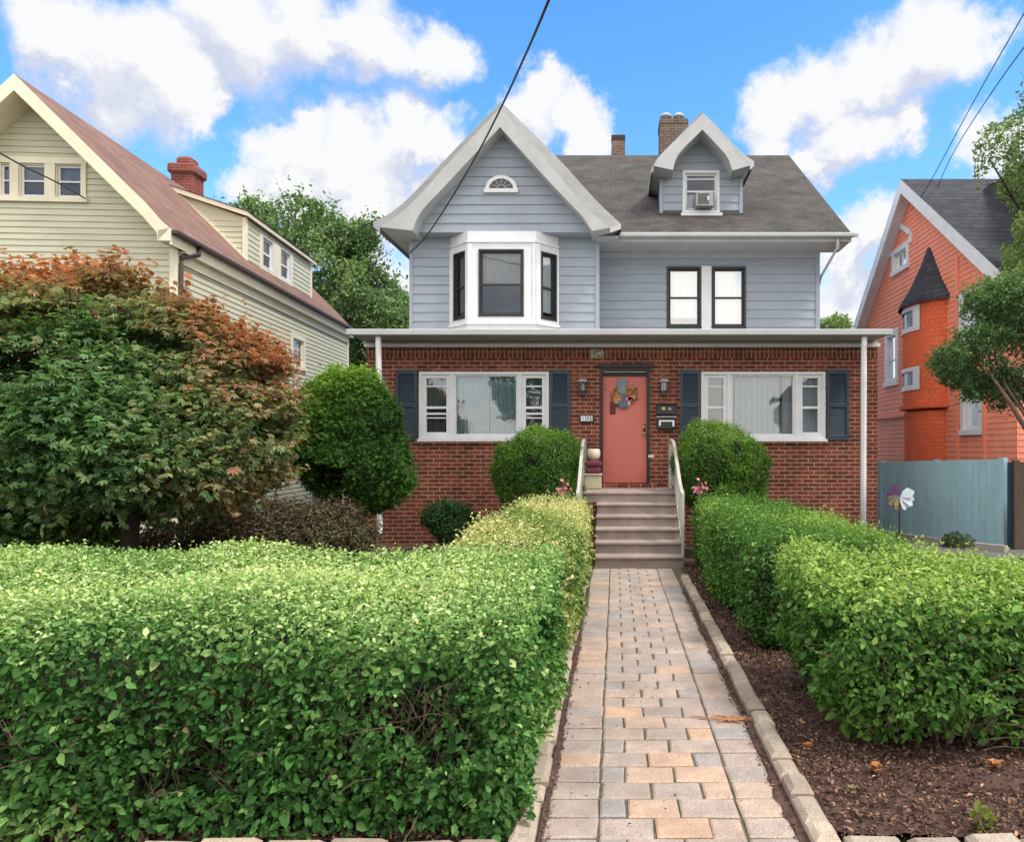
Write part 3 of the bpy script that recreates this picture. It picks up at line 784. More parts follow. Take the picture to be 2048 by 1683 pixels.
# porch interior so the windows look into rooms
mb = MB()
mb.quad((-4.4, 15.6, -.0), (4.6, 15.6, 0), (4.6, 15.6, 3.6), (-4.4, 15.6, 3.6)); mb.quad((-4.4, 13.8, 1.1), (4.6, 13.8, 1.1), (4.6, 15.6, 1.1), (-4.4, 15.6, 1.1))
mb.build('interior_wall', M['interior'], house)
# porch roof
mb = MB(); mb.box(-4.62, 4.745, 12.80, 15.79, 3.715, 3.80, ch=.006); mb.build('porch_roof', M['trim'], house)
mb = MB(); mb.box(-4.66, 4.80, 12.70, 12.797, 3.708, 3.812, ch=.012); mb.box(-4.64, 4.78, 12.79, 12.85, 3.80, 3.825)
mb.build('gutter', M['trim'], house)
mb = MB(); mb.box(-4.575, 4.815, 13.45, 13.499, 3.66, 3.714); mb.build('frieze_board', M['frieze'], house)
mb = MB(); mb.box(-4.59, 4.83, 13.40, 13.452, 3.595, 3.662, ch=.006); mb.build('trim_board', M['white'], house)
# downspouts
for (x, label) in ((-4.14, 'white downspout ending in a kicked out elbow'), (4.34, 'white downspout')):
    mb = MB()
    zb = .28 if x < 0 else .10
    P = [(x, 12.82, 3.70), (x, 12.84, 3.5), (x + .01, 12.9, 1.2), (x, 12.9, zb)]
    if x < 0: P += [(x-.05, 12.86, .16), (x - .18, 12.8, .03)]
    mb.tube(P, .052, 8); o = mb.build('downspout', M['white'], house, smooth=True, label=label)
# picture windows
def picture(u0, u1, z0, z1, splits, curt, tag_):
    F = front(D1); c = MB(); k = .055; o0, o1 = -.16, .012
    c.fbox(F, u0+.001, u0+k, z0, z1, o0, o1); c.fbox(F, u1-k, u1-.001, z0, z1, o0, o1)
    c.fbox(F, u0+k, u1-k, z1-k, z1-.001, o0, o1-.002); c.fbox(F, u0+k, u1-k, z0+.001, z0+k*1.2, o0, o1-.002)
    a, b = splits
    for q in (a, b): c.fbox(F, q-.035, q+.035, z0+k*1.2, z1-k, o0, o1-.004)
    c.fbox(F, u0-.02, u1+.02, z0-.045, z0, -.02, .06)
    w = c.build('picture_window', M['white'], house)
    m = MB()
    for (q0, q1, side) in ((u0+k, a-.035, 1), (a+.035, b-.035, 0), (b+.035, u1-k, 1)):
        t = .075 if side else .035; zz0, zz1 = z0+k*1.2, z1-k
        m.fbox(F, q0, q0+t, zz0, zz1, -.10, -.02); m.fbox(F, q1-t, q1, zz0, zz1, -.10, -.02)
        m.fbox(F, q0+t, q1-t, zz0, zz0+t*.8, -.10, -.023); m.fbox(F, q0+t, q1-t, zz1-t*.8, zz1, -.10, -.023)
        if side:
            zm = zz0 + (zz1-zz0)*.46
            m.fbox(F, q0+t, q1-t, zm-.022, zm+.022, -.10, -.02)
            if tag_ == 'L': m.fbox(F, q0+t, q1-t, zm-.13, zm-.095, -.10, -.03)
            m.fbox(F, q0+t, q1-t, zz0+(zz1-zz0)*.80, zz0+(zz1-zz0)*.825, -.08, -.05)
            if tag_ == 'L': m.fbox(F, q0+t, q1-t, zz0+(zz1-zz0)*.28, zz0+(zz1-zz0)*.30, -.08, -.05)
    m.build('sash', M['white'], w)
    g = MB(); g.quad(F(u0+k, z0+k, -.065), F(u1-k, z0+k, -.065), F(u1-k, z1-k, -.065), F(u0+k, z1-k, -.065))
    g.build('pane', M['glass'], w)
    for (q0, q1, col) in curt:
        m = MB(); n = 60
        for i in range(n):
            f0, f1 = i/n, (i+1)/n
            w0 = lambda f: -.19 - .04*math.sin(f*(q1-q0)*48) - .02*math.sin(f*91)
            zt = z1-.05
            m.quad(F(q0+(q1-q0)*f0, z0, w0(f0)), F(q0+(q1-q0)*f1, z0, w0(f1)), F(q0+(q1-q0)*f1, zt, w0(f1)*.9), F(q0+(q1-q0)*f0, zt, w0(f0)*.9))
        m.build('curtain', M[col], w, smooth=True)
picture(*WL, (-3.00, -1.76), [(-2.95, -2.35, 'curtain'), (-2.33, -1.83, 'curtain'), (-3.55, -3.15, 'blind_grey'), (-1.65, -1.3, 'blind_grey')], 'L')
picture(*WR, (2.09, 3.33), [(2.22, 3.05, 'curtain'), (1.63, 2.0, 'blind_grey'), (3.1, 3.3, 'blind'), (3.4, 3.8, 'blind')], 'R')
# shutters: framed louvred panels
sh0 = None
for i, (u0, u1) in enumerate(((-4.02, -3.635), (-1.20, -.835), (1.185, 1.55), (3.875, 4.275))):
    F = front(D1); m = MB(); z0, z1 = 1.90, 3.19
    m.fbox(F, u0, u0+.05, z0, z1, .004, .045); m.fbox(F, u1-.05, u1, z0, z1, .004, .045)
    for (a, b) in ((z0, z0+.09), (z1-.08, z1), (z0+.60, z0+.67)): m.fbox(F, u0+.05, u1-.05, a, b, .004, .043)
    for (a, b) in ((z0+.09, z0+.60), (z0+.67, z1-.08)):
        z = a
        while z < b - .01:
            zz = min(z+.042, b); m.quad(F(u0+.05, z, .034), F(u1-.05, z, .034), F(u1-.05, zz, .012), F(u0+.05, zz, .012)); m.quad(F(u0+.05, z, .012), F(u1-.05, z, .012), F(u1-.05, z, .034), F(u0+.05, z, .034)); z = zz
    m.build('shutter', M['shutter'], house)
# front door
F = front(D1); m = MB()
for (u0, u1, z0, z1, o0, o1) in ((-.285, -.232, 1.105, 3.23, -.2, .018), (.575, .634, 1.105, 3.23, -.2, .018), (-.232, .575, 3.14, 3.229, -.2, .016), (-.232, .575, 3.075, 3.14, -.2, -.05), (-.34, .69, 3.231, 3.29, -.002, .05)):
    m.fbox(F, u0, u1, z0, z1, o0, o1)
df = m.build('door_frame', M['door_frame'], house)
m = MB(); m.fbox(F, -.215, .56, 3.14, 3.152, -.04, .022); m.build('drip_strip', M['trim'], df)
m = MB(); m.fbox(F, -.231, .574, 1.115, 3.074, -.12, -.075); m.build('front_door', M['door'], house)
dr = [o for o in bpy.data.objects if o.name.startswith('front_door')][0]
m = MB(); m.tube([(.525, D1+.073, 2.02), (.525, D1+.03, 2.02)], .014, 8); m.lathe((.525, D1+.01, 1.99), [(.0, -.001), (.028, .01), (.03, .03), (.02, .05), (.0, .06)], 12)
m.fbox(F, .50, .55, 2.06, 2.2, -.074, -.066)
m.build('door_knob', simple('brass', (.45, .32, .18), (.35, .25, .15), 9, .3, metal=.8), dr, smooth=True)

# wreath of cards, leaves and a bow on the door
wr = empty('door_wreath', (.15, D1+.07, 2.72), label='colourful wreath of cards, dry leaves and a pink bow on the red door', category='wreath')
y = D1 + .068
def disc(mb, cx_, cz, rx, rz, y, n=18, a0=0): mb.poly([(cx_ + rx*math.cos(a0+2*math.pi*k/n), y, cz + rz*math.sin(a0+2*math.pi*k/n)) for k in range(n)])
m = MB(); m.tube([(.13+.19*math.cos(t*math.pi/12), y-.01, 2.70+.19*math.sin(t*math.pi/12)) for t in range(25)], .022, 6); m.build('vine_ring', M['twig'], wr)
m = MB(); m.box(.03, .21, y-.03, y-.012, 2.82, 3.03, ch=.004); disc(m, .12, 2.83, .10, .08, y-.034); m.build('card', M['slatecard'], wr)
m = MB(); m.box(.30, .40, y-.02, y-.006, 2.63, 2.87, ch=.003); m.build('card', M['brownc'], wr)
m = MB(); m.box(-.10, .0, y-.02, y-.006, 2.38, 2.62, ch=.003); m.build('card', M['darkred'], wr)
m = MB(); m.box(.09, .21, y-.034, y-.02, 2.55, 2.76, ch=.003); disc(m, .15, 2.56, .10, .09, y-.037); m.build('card', simple('blue_grey_card', (.16, .19, .24), (.06, .06, .08), 30, .7), wr)
Pn = np.array([(-.0 + random.gauss(.02, .06), y-.03, 2.72+random.gauss(0, .06)) for _ in range(60)] + [(.30 + random.gauss(0, .05), y-.03, 2.76+random.gauss(0, .06)) for _ in range(50)])
Gn = np.tile(np.array([0., -1, 0]), (len(Pn), 1)); m = leaves('dry_leaves', Pn, Gn, .06, .6, M['straw'], wr, up=0, out=1, rnd=.4)
m = MB(); disc(m, .03, 2.66, .075, .09, y-.036); m.build('pumpkin_card', simple('gold_card', (.5, .27, .10), (.42, .2, .07), 9, .7), wr)
m = MB()
for (cx_, cz, rx, rz, a) in ((.26, 2.66, .07, .035, .6), (.30, 2.68, .07, .035, -.2), (.25, 2.60, .03, .07, .2)): disc(m, cx_, cz, rx, rz, y-.042)
m.build('bow', simple('pink_ribbon', (.72, .28, .32), (.6, .2, .25), 9, .6), wr)

# lanterns, mailboxes, plaques
def lantern(x, label):
    r = empty('wall_lantern', (x, D1, 2.7), label=label, category='lantern', group='black lanterns flanking the door')
    m = MB(); m.box(x-.045, x+.045, D1-.02, D1-.002, 2.72, 2.98, ch=.004); m.build('back_plate', M['black_metal'], r)
    m = MB(); m.box(x-.085, x+.085, D1-.19, D1-.02, 2.955, 2.985, ch=.006); m.box(x-.05, x+.05, D1-.15, D1-.05, 2.985, 3.01); m.build('lantern_cap', M['frieze'], r)
    m = MB(); m.box(x-.055, x+.055, D1-.15, D1-.04, 2.70, 2.80, ch=.01)
    for sx in (-1, 1):
        for sy in (-.155, -.035): m.box(x+sx*.055-.008, x+sx*.055+.008, D1+sy-.008, D1+sy+.008, 2.79, 2.955)
    m.build('lantern_frame', M['black_metal'], r)
    m = MB(); m.box(x-.045, x+.045, D1-.14, D1-.05, 2.80, 2.953); m.build('lantern_glass', M['glass_dark'], r)
    m = MB(); m.tube([(x+.02, D1-.095, 2.80), (x+.02, D1-.095, 2.91)], .018, 8); m.build('bulb', M['amber'], r)
lantern(-.605, 'black wall lantern between the left shutter and the door')
lantern(.88, 'black wall lantern above the two mailboxes')
def text(name, body, size, mat, parent, loc, rot=(math.pi/2, 0, 0), ext=.002):
    cu = bpy.data.curves.new(name, 'FONT'); cu.body = body; cu.size = size; cu.extrude = ext; cu.align_x = 'CENTER'; cu.align_y = 'CENTER'
    t = bpy.data.objects.new(name, cu); C.objects.link(t); t.rotation_euler = rot; t.location = loc
    bpy.context.view_layer.update()
    me = bpy.data.meshes.new_from_object(t.evaluated_get(bpy.context.evaluated_depsgraph_get()))
    bpy.data.objects.remove(t); me.materials.clear(); me.materials.append(mat)
    o = bpy.data.objects.new(name, me); C.objects.link(o); o.parent = parent; o.rotation_euler = rot
    o.location = Vector(loc) - ORG[parent.name]
    return o
r = empty('mailbox', (.93, D1, 2.46), label='upper black wall mailbox with small yellow mark and number', category='mailbox')
m = MB(); m.box(.745, 1.115, D1-.12, D1-.004, 2.36, 2.54, ch=.012); m.build('mailbox_body', M['black_metal'], r)
m = MB(); m.box(.74, 1.12, D1-.135, D1-.004, 2.542, 2.562, ch=.004); m.build('lid', M['black_metal'], r)
m = MB(); m.box(.845, .905, D1-.124, D1-.121, 2.45, 2.50); m.build('sticker', simple('yellow_sticker', (.55, .50, .18), (.5, .45, .15), 9, .6), r)
text('number', '10', .07, M['white'], r, (.98, D1-.124, 2.465))
r = empty('mailbox', (.93, D1, 2.2), label='lower black wall mailbox with white mail showing in its slot', category='mailbox')
m = MB(); m.box(.745, 1.095, D1-.12, D1-.004, 2.10, 2.31, ch=.012); m.build('mailbox_body', M['black_metal'], r)
m = MB(); m.box(.74, 1.115, D1-.135, D1-.004, 2.312, 2.332, ch=.004); m.build('lid', M['trim'], r)
m = MB(); m.box(.79, 1.07, D1-.128, D1-.122, 2.235, 2.262); m.box(.79, .825, D1-.1285, D1-.1225, 2.16, 2.24); m.box(1.035, 1.07, D1-.1285, D1-.1225, 2.15, 2.24); m.build('mail_holder', M['white'], r)
r = empty('house_number', (-.5, D1, 2.28), label='dark plaque with white number tiles left of the door', category='number sign')
m = MB(); m.box(-.66, -.39, D1-.03, D1-.003, 2.22, 2.36, ch=.004); m.build('plaque', M['dark_frame'], r)
for x, ch_, col in ((-.595, '1', 'white'), (-.505, '0', 'white')):
    m = MB(); m.box(x-.04, x+.04, D1-.036, D1-.031, 2.25, 2.345); m.build('tile', M[col], r); text('number', ch_, .10, M['black_metal'], r, (x, D1-.038, 2.297))
m = MB(); m.box(-.455, -.42, D1-.036, D1-.031, 2.25, 2.345); m.build('tile', simple('yellow_tile', (.6, .55, .3), (.5, .45, .25), 9, .5), r)
r = empty('wall_ornament', (-.33, D1, 3.48), label='pale patterned ornament on the brick above the door', category='ornament')
m = MB(); m.lathe((-.33, D1-.01, 3.48), [(0, 0)], 3) if False else m.box(-.46, -.21, D1-.028, D1-.003, 3.40, 3.57, ch=.01); m.build('plate', simple('pale_relief', (.55, .50, .38), (.05, .06, .04), 22, .7), r)
r = MB(); r.box(.60, .71, D1-.02, D1-.002, 1.58, 1.63, ch=.003); r.build('small_plate', M['pot'], None, origin=(.65, D1, 1.58), label='small pale number plate low on the brick right of the door', category='plate')
# things on the landing
mb = MB(); mb.box(-.55, -.25, 13.0, 13.3, 1.035, 1.27, ch=.01); r = mb.build('storage_box', M['storage'], None, origin=(-.4, 13.15, 1.035), label='cream storage box on the landing left of the door', category='box')
m = MB(); m.box(-.565, -.235, 12.985, 13.315, 1.272, 1.30, ch=.008); m.build('lid', M['storage'], r, origin=(-.4, 13.15, 1.035))
mb = MB(); mb.box(-.53, -.26, 13.02, 13.28, 1.304, 1.42, ch=.03); mb.box(-.545, -.25, 13.01, 13.29, 1.425, 1.53, ch=.03); mb.build('folded_cushion', M['plum'], None, smooth=False, origin=(-.4, 13.15, 1.304), label='plum folded cushions stacked on the cream storage box', category='cushion')
mb = MB(); mb.lathe((-.39, 13.13, 1.535), [(.03, 0), (.075, .01), (.115, .07), (.12, .13), (.11, .19), (.10, .205), (.085, .2), (.08, .17)], 24)
mb.build('white_pot', M['pot'], None, smooth=True, origin=(-.39, 13.13, 1.535), label='round cream pot sitting on the plum cushions by the door', category='pot')

# ---- upper storey
DL, DR, DG = 15.0, 15.8, 14.67
HB = (-3.372, -1.163, 3.7, 6.04)
mb = MB(); siding(mb, front(DL), 3.78, 6.05, .186, .02, lambda z: (-4.19, -.35), [HB])
mb.build('siding_wall', M['siding'], house)
RW = [(1.10, 1.845, 4.33, 5.65), (2.06, 2.80, 4.33, 5.64)]
mb = MB(); siding(mb, front(DR), 3.78, 6.0, .19, .02, lambda z: (-.35, 4.37), [(1.10, 2.80, 4.33, 5.65)])
mb.build('siding_wall', M['siding'], house)
mb = MB(); mb.box(-.41, -.33, DL-.03, DR+.02, 3.79, 6.0); mb.box(4.30, 4.385, DR-.03, DR+.06, 3.79, 5.97); mb.box(-4.20, -4.13, DL-.03, DL+.05, 3.79, 6.04)
mb.split('corner_board', M['siding'], house)
# body behind: sides, back
mb = MB()
for (x, yf) in ((-4.185, DL+.01), (4.365, DR+.05)):
    mb.poly([(x, yf, -.06), (x, 24.8, -.06), (x, 24.8, 6.0), (x, 20.3, 9.45), (x, yf, 6.1)])
mb.quad((-4.185, 24.8, -.06), (4.365, 24.8, -.06), (4.365, 24.8, 6.0), (-4.185, 24.8, 6.0))
mb.quad((-4.18, 18.5, 3.8), (4.36, 18.5, 3.8), (4.36, 18.5, 6.0), (-4.18, 18.5, 6.0))
mb.split('side_wall', M['siding'], house)
mb = MB(); mb.box(1.845, 2.06, DR-.03, DR+.1, 4.30, 5.66); mb.box(1.03, 2.87, DR-.04, DR+.05, 4.26, 4.30); mb.build('window_mullion', M['white'], house)
window(house, front(DR), 1.145, 1.80, 4.37, 5.60, .045, M['dark_frame'], M['dark_frame'], rail=.50, gmat=M['glass_sky'], blind='blind', blind_rng=(.15, 1), sill=False, sash=.04)
window(house, front(DR), 2.105, 2.755, 4.37, 5.60, .045, M['dark_frame'], M['dark_frame'], rail=.50, gmat=M['glass_sky'], blind='blind', blind_rng=(0.0, 1), sill=False, sash=.04)

# bay window
bay = MB(); Y0, Y1 = DL, 14.55
pl = [(-3.372, DL), (-2.93, Y1), (-1.58, Y1), (-1.163, DL)]
segs = []
for (a, b) in zip(pl[:-1], pl[1:]):
    A = Vector((a[0], a[1], 0)); B = Vector((b[0], b[1], 0)); U = (B-A).normalized(); segs.append((frame(A, U, (U.y, -U.x, 0)), (B-A).length))
wins = []
for i, (F, L) in enumerate(segs):
    w = (.22, L-.24) if i == 1 else (.14, L-.07)
    z0, z1 = (4.36, 5.68) if i == 1 else (4.33, 5.67)
    siding(bay, F, 3.75, 6.045, 2.3, 0, lambda z, L=L: (0, L), [(w[0], w[1], z0, z1)], flat=True); wins.append((F, w, z0, z1))
    for (u0, u1) in ((0, .10), (L-.06, L)): bay.fbox(F, u0+.004, u1-.004, 4.25, 5.80, .0, .02)
    bay.fbox(F, .0, L, 5.82, 5.86, .0, .03); bay.fbox(F, -.01, L+.01, 4.20, 4.245, .0, .045); bay.fbox(F, -.005, L+.005, 3.80, 4.02, .001, .02)
bay.poly([(p[0], p[1], 6.044) for p in pl])
bw = bay.build('bay_window', M['white'], house)
for i, (F, w, z0, z1) in enumerate(wins):
    window(bw, F, w[0]+.035, w[1]-.03, z0+.03, z1-.03, .035, M['dark_frame'], M['dark_frame'], gmat=M['glass_dark'] if i < 2 else M['glass'], rail=.48, sill=False, flat=True, sash=.035,
           blind='blind', blind_rng=(.48, 1) if i == 1 else (.1, 1), bmat=M['blind_pale'] if i == 1 else M['blind_grey'] if i < 1 else M['blind'], name='window_frame', proud=.02)
# dark room behind the upper windows
mb = MB(); mb.box(-4.1, 4.3, 17.9, 17.95, 3.8, 6.0); mb.quad((-4.1, 15.9, 3.95), (4.3, 15.9, 3.95), (4.3, 17.9, 3.95), (-4.1, 17.9, 3.95)); mb.build('interior_wall', M['interior'], house)

# ---- flared gables
def curve(px_pts, d, n=26): return resample(smooth_pts([Vector(px(x, y, d)) for x, y in px_pts], 2), n)
def gable_roof(parent, outL, outR, midL, midR, inL, inR, d0, dmid, dback, roofname):
    """thick flared gable roof: the front board between the mid and inner curves, a rolled rake between mid and outer, shingles above"""
    n = 26
    oL, oR = curve(outL, d0), curve(outR, d0); mL, mR = curve(midL, d0), curve(midR, d0); iL, iR = curve(inL, d0), curve(inR, d0)
    mb = MB(); rk = MB(); so = MB(); tp = MB()
    for (o, m, i) in ((oL, mL, iL), (oR, mR, iR)):
        for a in range(n-1):
            O0, O1 = o[a].copy(), o[a+1].copy(); O0.y += dmid; O1.y += dmid
            rk.quad(O0, O1, m[a+1], m[a])
            mb.quad(m[a], m[a+1], i[a+1], i[a])
            b0, b1 = i[a].copy(), i[a+1].copy(); b0.y += .12; b1.y += .12
            mb.quad(i[a], i[a+1], b1, b0)
            c0, c1 = i[a].copy(), i[a+1].copy(); c0.y = dback; c1.y = dback
            so.quad(b0, b1, c1, c0)
            e0, e1 = O0.copy(), O1.copy(); e0.y = dback; e1.y = dback
            tp.quad(O0, O1, e1, e0)
        O, Mm, I = o[-1].copy(), m[-1], i[-1]
        Ob = O.copy(); Ob.y += dmid; k = Ob.copy(); k.y = dback; k2 = I.copy(); k2.y = dback
        so.poly([Ob, Mm, I, k2, k])
        dn = Vector((0, 0, .10)); mb.add([Ob, k, k-dn, Ob-dn, Mm, Mm-dn], [(0, 1, 2, 3), (0, 3, 5, 4)])
    r_ = tp.build(roofname, M['rake'] if parent is house else M['rake'], parent, smooth=True)
    rk.build('rake_edge', M['rake'], parent, smooth=True)
    mb.build('bargeboard', M['trim'], parent, smooth=False)
    so.build('soffit', M['soffit'], parent)
    return oL, oR, iL, iR
AP = (998, 193)
g = gable_roof(house,
    [AP, (885, 310), (815, 385), (777, 418), (739, 437)], [AP, (1111, 303), (1160, 358), (1194, 396), (1242, 441)],
    [(1001, 215), (900, 322), (835, 395), (800, 428), (760, 454)], [(1001, 215), (1100, 330), (1148, 388), (1185, 428), (1220, 455)],
    [(1000, 254), (940, 318), (885, 377), (845, 418), (832, 440), (825, 461)], [(1000, 254), (1074, 337), (1135, 402), (1163, 430), (1174, 446), (1184, 462)],
    14.3, .22, 18.9, 'gable_roof')
iL, iR = g[2], g[3]
def edge_from(cl, cr, dz=0):
    def f(z):
        def at(c):
            zs = [p.z for p in c]
            if z >= zs[0]: return c[0].x
            for a, b in zip(c[:-1], c[1:]):
                if b.z <= z <= a.z: return a.x + (b.x-a.x)*(a.z-z)/max(a.z-b.z, 1e-6)
            return c[-1].x
        return at(cl) - .04, at(cr) + .04
    return f
# arched vent opening is mounted on the gable siding
mb = MB(); siding(mb, front(DG), 6.05, iL[0].z + .04, .186, .02, edge_from(iL, iR)); mb.quad((-4.19, DG, 6.05), (-.35, DG, 6.05), (-.35, DL+.02, 6.05), (-4.19, DL+.02, 6.05))
mb.build('gable_wall', M['siding'], house)
F = front(DG); cx_, cz = (1003-CXP)/FPX*DG, EYE+(895-379)/FPX*DG
m = MB(); n = 16; ro, ri = .31, .235
for k in range(n):
    a0, a1 = math.pi*k/n, math.pi*(k+1)/n
    q = lambda r_, a, o: F(cx_ + r_*math.cos(a)*1.02, cz + r_*math.sin(a)*.86, o)
    m.quad(q(ri, a0, .05), q(ri, a1, .05), q(ro, a1, .05), q(ro, a0, .05)); m.quad(q(ro, a0, 0), q(ro, a1, 0), q(ro, a1, .05), q(ro, a0, .05)); m.quad(q(ri, a0, .0), q(ri, a1, .0), q(ri, a1, .05), q(ri, a0, .05))
m.fbox(F, cx_-.34, cx_+.34, cz-.075, cz+.0, 0, .07)
fw = m.build('fan_window', M['white'], house)
m = MB(); m.poly([F(cx_ + .236*math.cos(math.pi*k/n)*1.02, cz + .236*math.sin(math.pi*k/n)*.86, .028) for k in range(n+1)]); m.build('pane', simple('dark_attic_pane', (.03, .03, .03), (.08, .08, .07), 12, .15), fw)
m = MB()
for a in (30, 60, 90, 120, 150):
    t = math.radians(a); m.tube([F(cx_ + .06*math.cos(t), cz + .06*math.sin(t), .036), F(cx_+.235*math.cos(t), cz+.2*math.sin(t), .036)], .008, 5)
m.tube([F(cx_+.10*math.cos(math.pi*k/8), cz+.08*math.sin(math.pi*k/8), .036) for k in range(9)], .007, 5)
m.build('sash', M['trim'], fw)

# ---- main roof
EY, EZ, RY, RZ = 15.0, 6.15, 20.3, 9.83
xa, xb = -4.15, 4.79
mb = MB()
ny = 30
mb.quad((xa, EY-.03, EZ), (xb, EY-.03, EZ), (xb, RY, RZ), (xa, RY, RZ)); mb.quad((xa, RY, RZ), (xb, RY, RZ), (xb, 25.6, EZ), (xa, 25.6, EZ))
mb.quad((xb, EY-.03, EZ), (xb, EY-.03, EZ-.05), (xb, RY, RZ-.05), (xb, RY, RZ)); mb.quad((xb, 25.6, EZ), (xb, 25.6, EZ-.05), (xb, RY, RZ-.05), (xb, RY, RZ))
mb.quad((xa, EY-.03, EZ), (xb, EY-.03, EZ), (xb, EY-.03, EZ-.03), (xa, EY-.03, EZ-.03))
rf = mb.build('main_roof', M['shingle'], house)
mb = MB()   # rake boards and soffit
mb.prism([(xb-.02, EY, EZ-.055), (xb-.02, RY, RZ-.055), (xb-.02, RY, RZ-.26), (xb-.02, EY+.2, EZ-.2), (xb-.02, EY, EZ-.2)], (-.04, 0, 0))
mb.quad((4.3, EY, EZ-.21), (xb-.03, EY, EZ-.21), (xb-.03, RY, RZ-.20), (4.3, RY, RZ-.20))
mb.build('rake_board', M['trim'], house)
mb = MB(); mb.box(.06, xb, EY+.035, DR+.01, 5.955, 5.99); mb.box(-.4, .06, EY-.3, DR+.01, 5.96, 5.995); mb.box(-.33, 4.37, DR-.035, DR, 5.84, 5.953); mb.build('soffit', M['soffit'], house)
mb = MB(); mb.box(.06, xb+.02, EY-.02, EY+.034, 5.955, 6.10); mb.build('fascia', M['trim'], house)
mb = MB()
P = [(.06, 6.045), (.06, 6.11)]
mb.box(.07, xb+.06, EY-.15, EY-.022, 6.03, 6.115, ch=.015); mb.box(xb+.06, xb+.13, EY-.12, EY-.06, 6.04, 6.09)
mb.build('gutter', M['trim'], house)
mb = MB(); mb.tube([(4.52, EY-.05, 6.03), (4.52, EY-.05, 5.78)], .035, 8); mb.tube([(4.50, EY-.05, 5.80), (4.44, DR+.1, 5.45), (4.43, DR+.3, 5.2)], .028, 8)
mb.build('downspout', M['trim'], house, smooth=True)
mb = MB()   # mossy lower courses under the dormer
# ---- dormer
DD = 15.96
dm_r = MB(); F = front(DD)
WU = (1.485, 2.225, 6.88, 7.74)
IL = [(1405, 260), (1365, 298), (1351, 317), (1346, 340)]; IR = [(1405, 260), (1456, 315), (1462, 328), (1465, 340)]
dL = curve(IL, 15.4); dR_ = curve(IR, 15.4)
ef = edge_from([Vector(((p.x), 0, p.z)) for p in dL], [Vector((p.x, 0, p.z)) for p in dR_])
def dedge(z): return (.985, 2.73) if z < 7.60 else ef(z)
m = MB(); siding(m, F, 6.74, 7.60, .172, .018, lambda z: (.985, 2.73), [WU]); siding(m, F, 7.60, dL[0].z+.05, .172, .018, lambda z: ef(z), [WU])
def slope_z(y): return EZ + (RZ-EZ)*(y-EY+.03)/(RY-EY+.03)
for x in (.985, 2.73):
    m.poly([(x, DD, 6.70), (x, DD, 7.6), (x, 17.15, 7.6)])
dorm = m.build('dormer', M['siding'], house)
m = MB(); m.box(.955, 1.03, DD-.028, DD+.03, 6.76, 7.58); m.box(2.685, 2.76, DD-.028, DD+.03, 6.76, 7.58); m.split('corner_board', M['siding'], dorm)
gable_roof(dorm,
    [(1407, 211), (1355, 266), (1325, 296), (1308, 315), (1303, 328)], [(1407, 211), (1452, 256), (1483, 290), (1500, 303), (1513, 312)],
    [(1407, 226), (1356, 276), (1330, 300), (1314, 318), (1308, 332)], [(1407, 226), (1450, 274), (1470, 300), (1482, 316), (1500, 331)],
    [(1405, 259), (1365, 298), (1351, 317), (1346, 340)], [(1405, 259), (1440, 296), (1456, 314), (1465, 341)],
    15.4, .28, 19.3, 'dormer_roof')
window(dorm, F, WU[0]+.03, WU[1]-.03, WU[2]+.03, WU[3]-.03, .06, rail=.52, gmat=M['glass_dark'], flat=True, muntin=[(.06, .94, .84, .875)], blind='blind', blind_rng=(0, .46), bmat=M['blind'], name='window_frame', proud=.03, sash=.04)
m = MB(); m.fbox(F, WU[0]-.07, WU[1]+.09, WU[2]-.15, WU[2]-.045, .0, .09); m.build('window_sill', M['white'], dorm)
m = MB(); m.box(WU[0]+.04, WU[1]-.04, DD+.9, DD+.95, 6.9, 7.75); m.build('interior_wall', M['interior'], dorm)
m = MB(); m.quad((.9, DD-.05, slope_z(DD-.05)+.012), (2.8, DD-.05, slope_z(DD-.05)+.012), (2.8, DD+.02, slope_z(DD)+.10), (.9, DD+.02, slope_z(DD)+.10)); m.build('flashing', M['shingle'], dorm)
# window air conditioner
r = empty('window_air_conditioner', (1.90, DD-.2, 6.93), label='small beige air conditioner sitting in the dormer window', category='air conditioner')
m = MB(); m.box(1.72, 2.09, DD-.26, DD+.1, 6.925, 7.225, ch=.012); m.build('casing', M['ac'], r)
m = MB()
for k in range(9): m.box(1.76, 2.0, DD-.268, DD-.261, 6.965+k*.026, 6.978+k*.026)
m.build('grille', simple('dark_grille', (.10, .09, .09), (.06, .055, .055), 9, .6), r)
m = MB(); m.box(1.96, 2.0, DD-.272, DD-.2685, 7.04, 7.13); m.build('label_plate', M['white'], r)

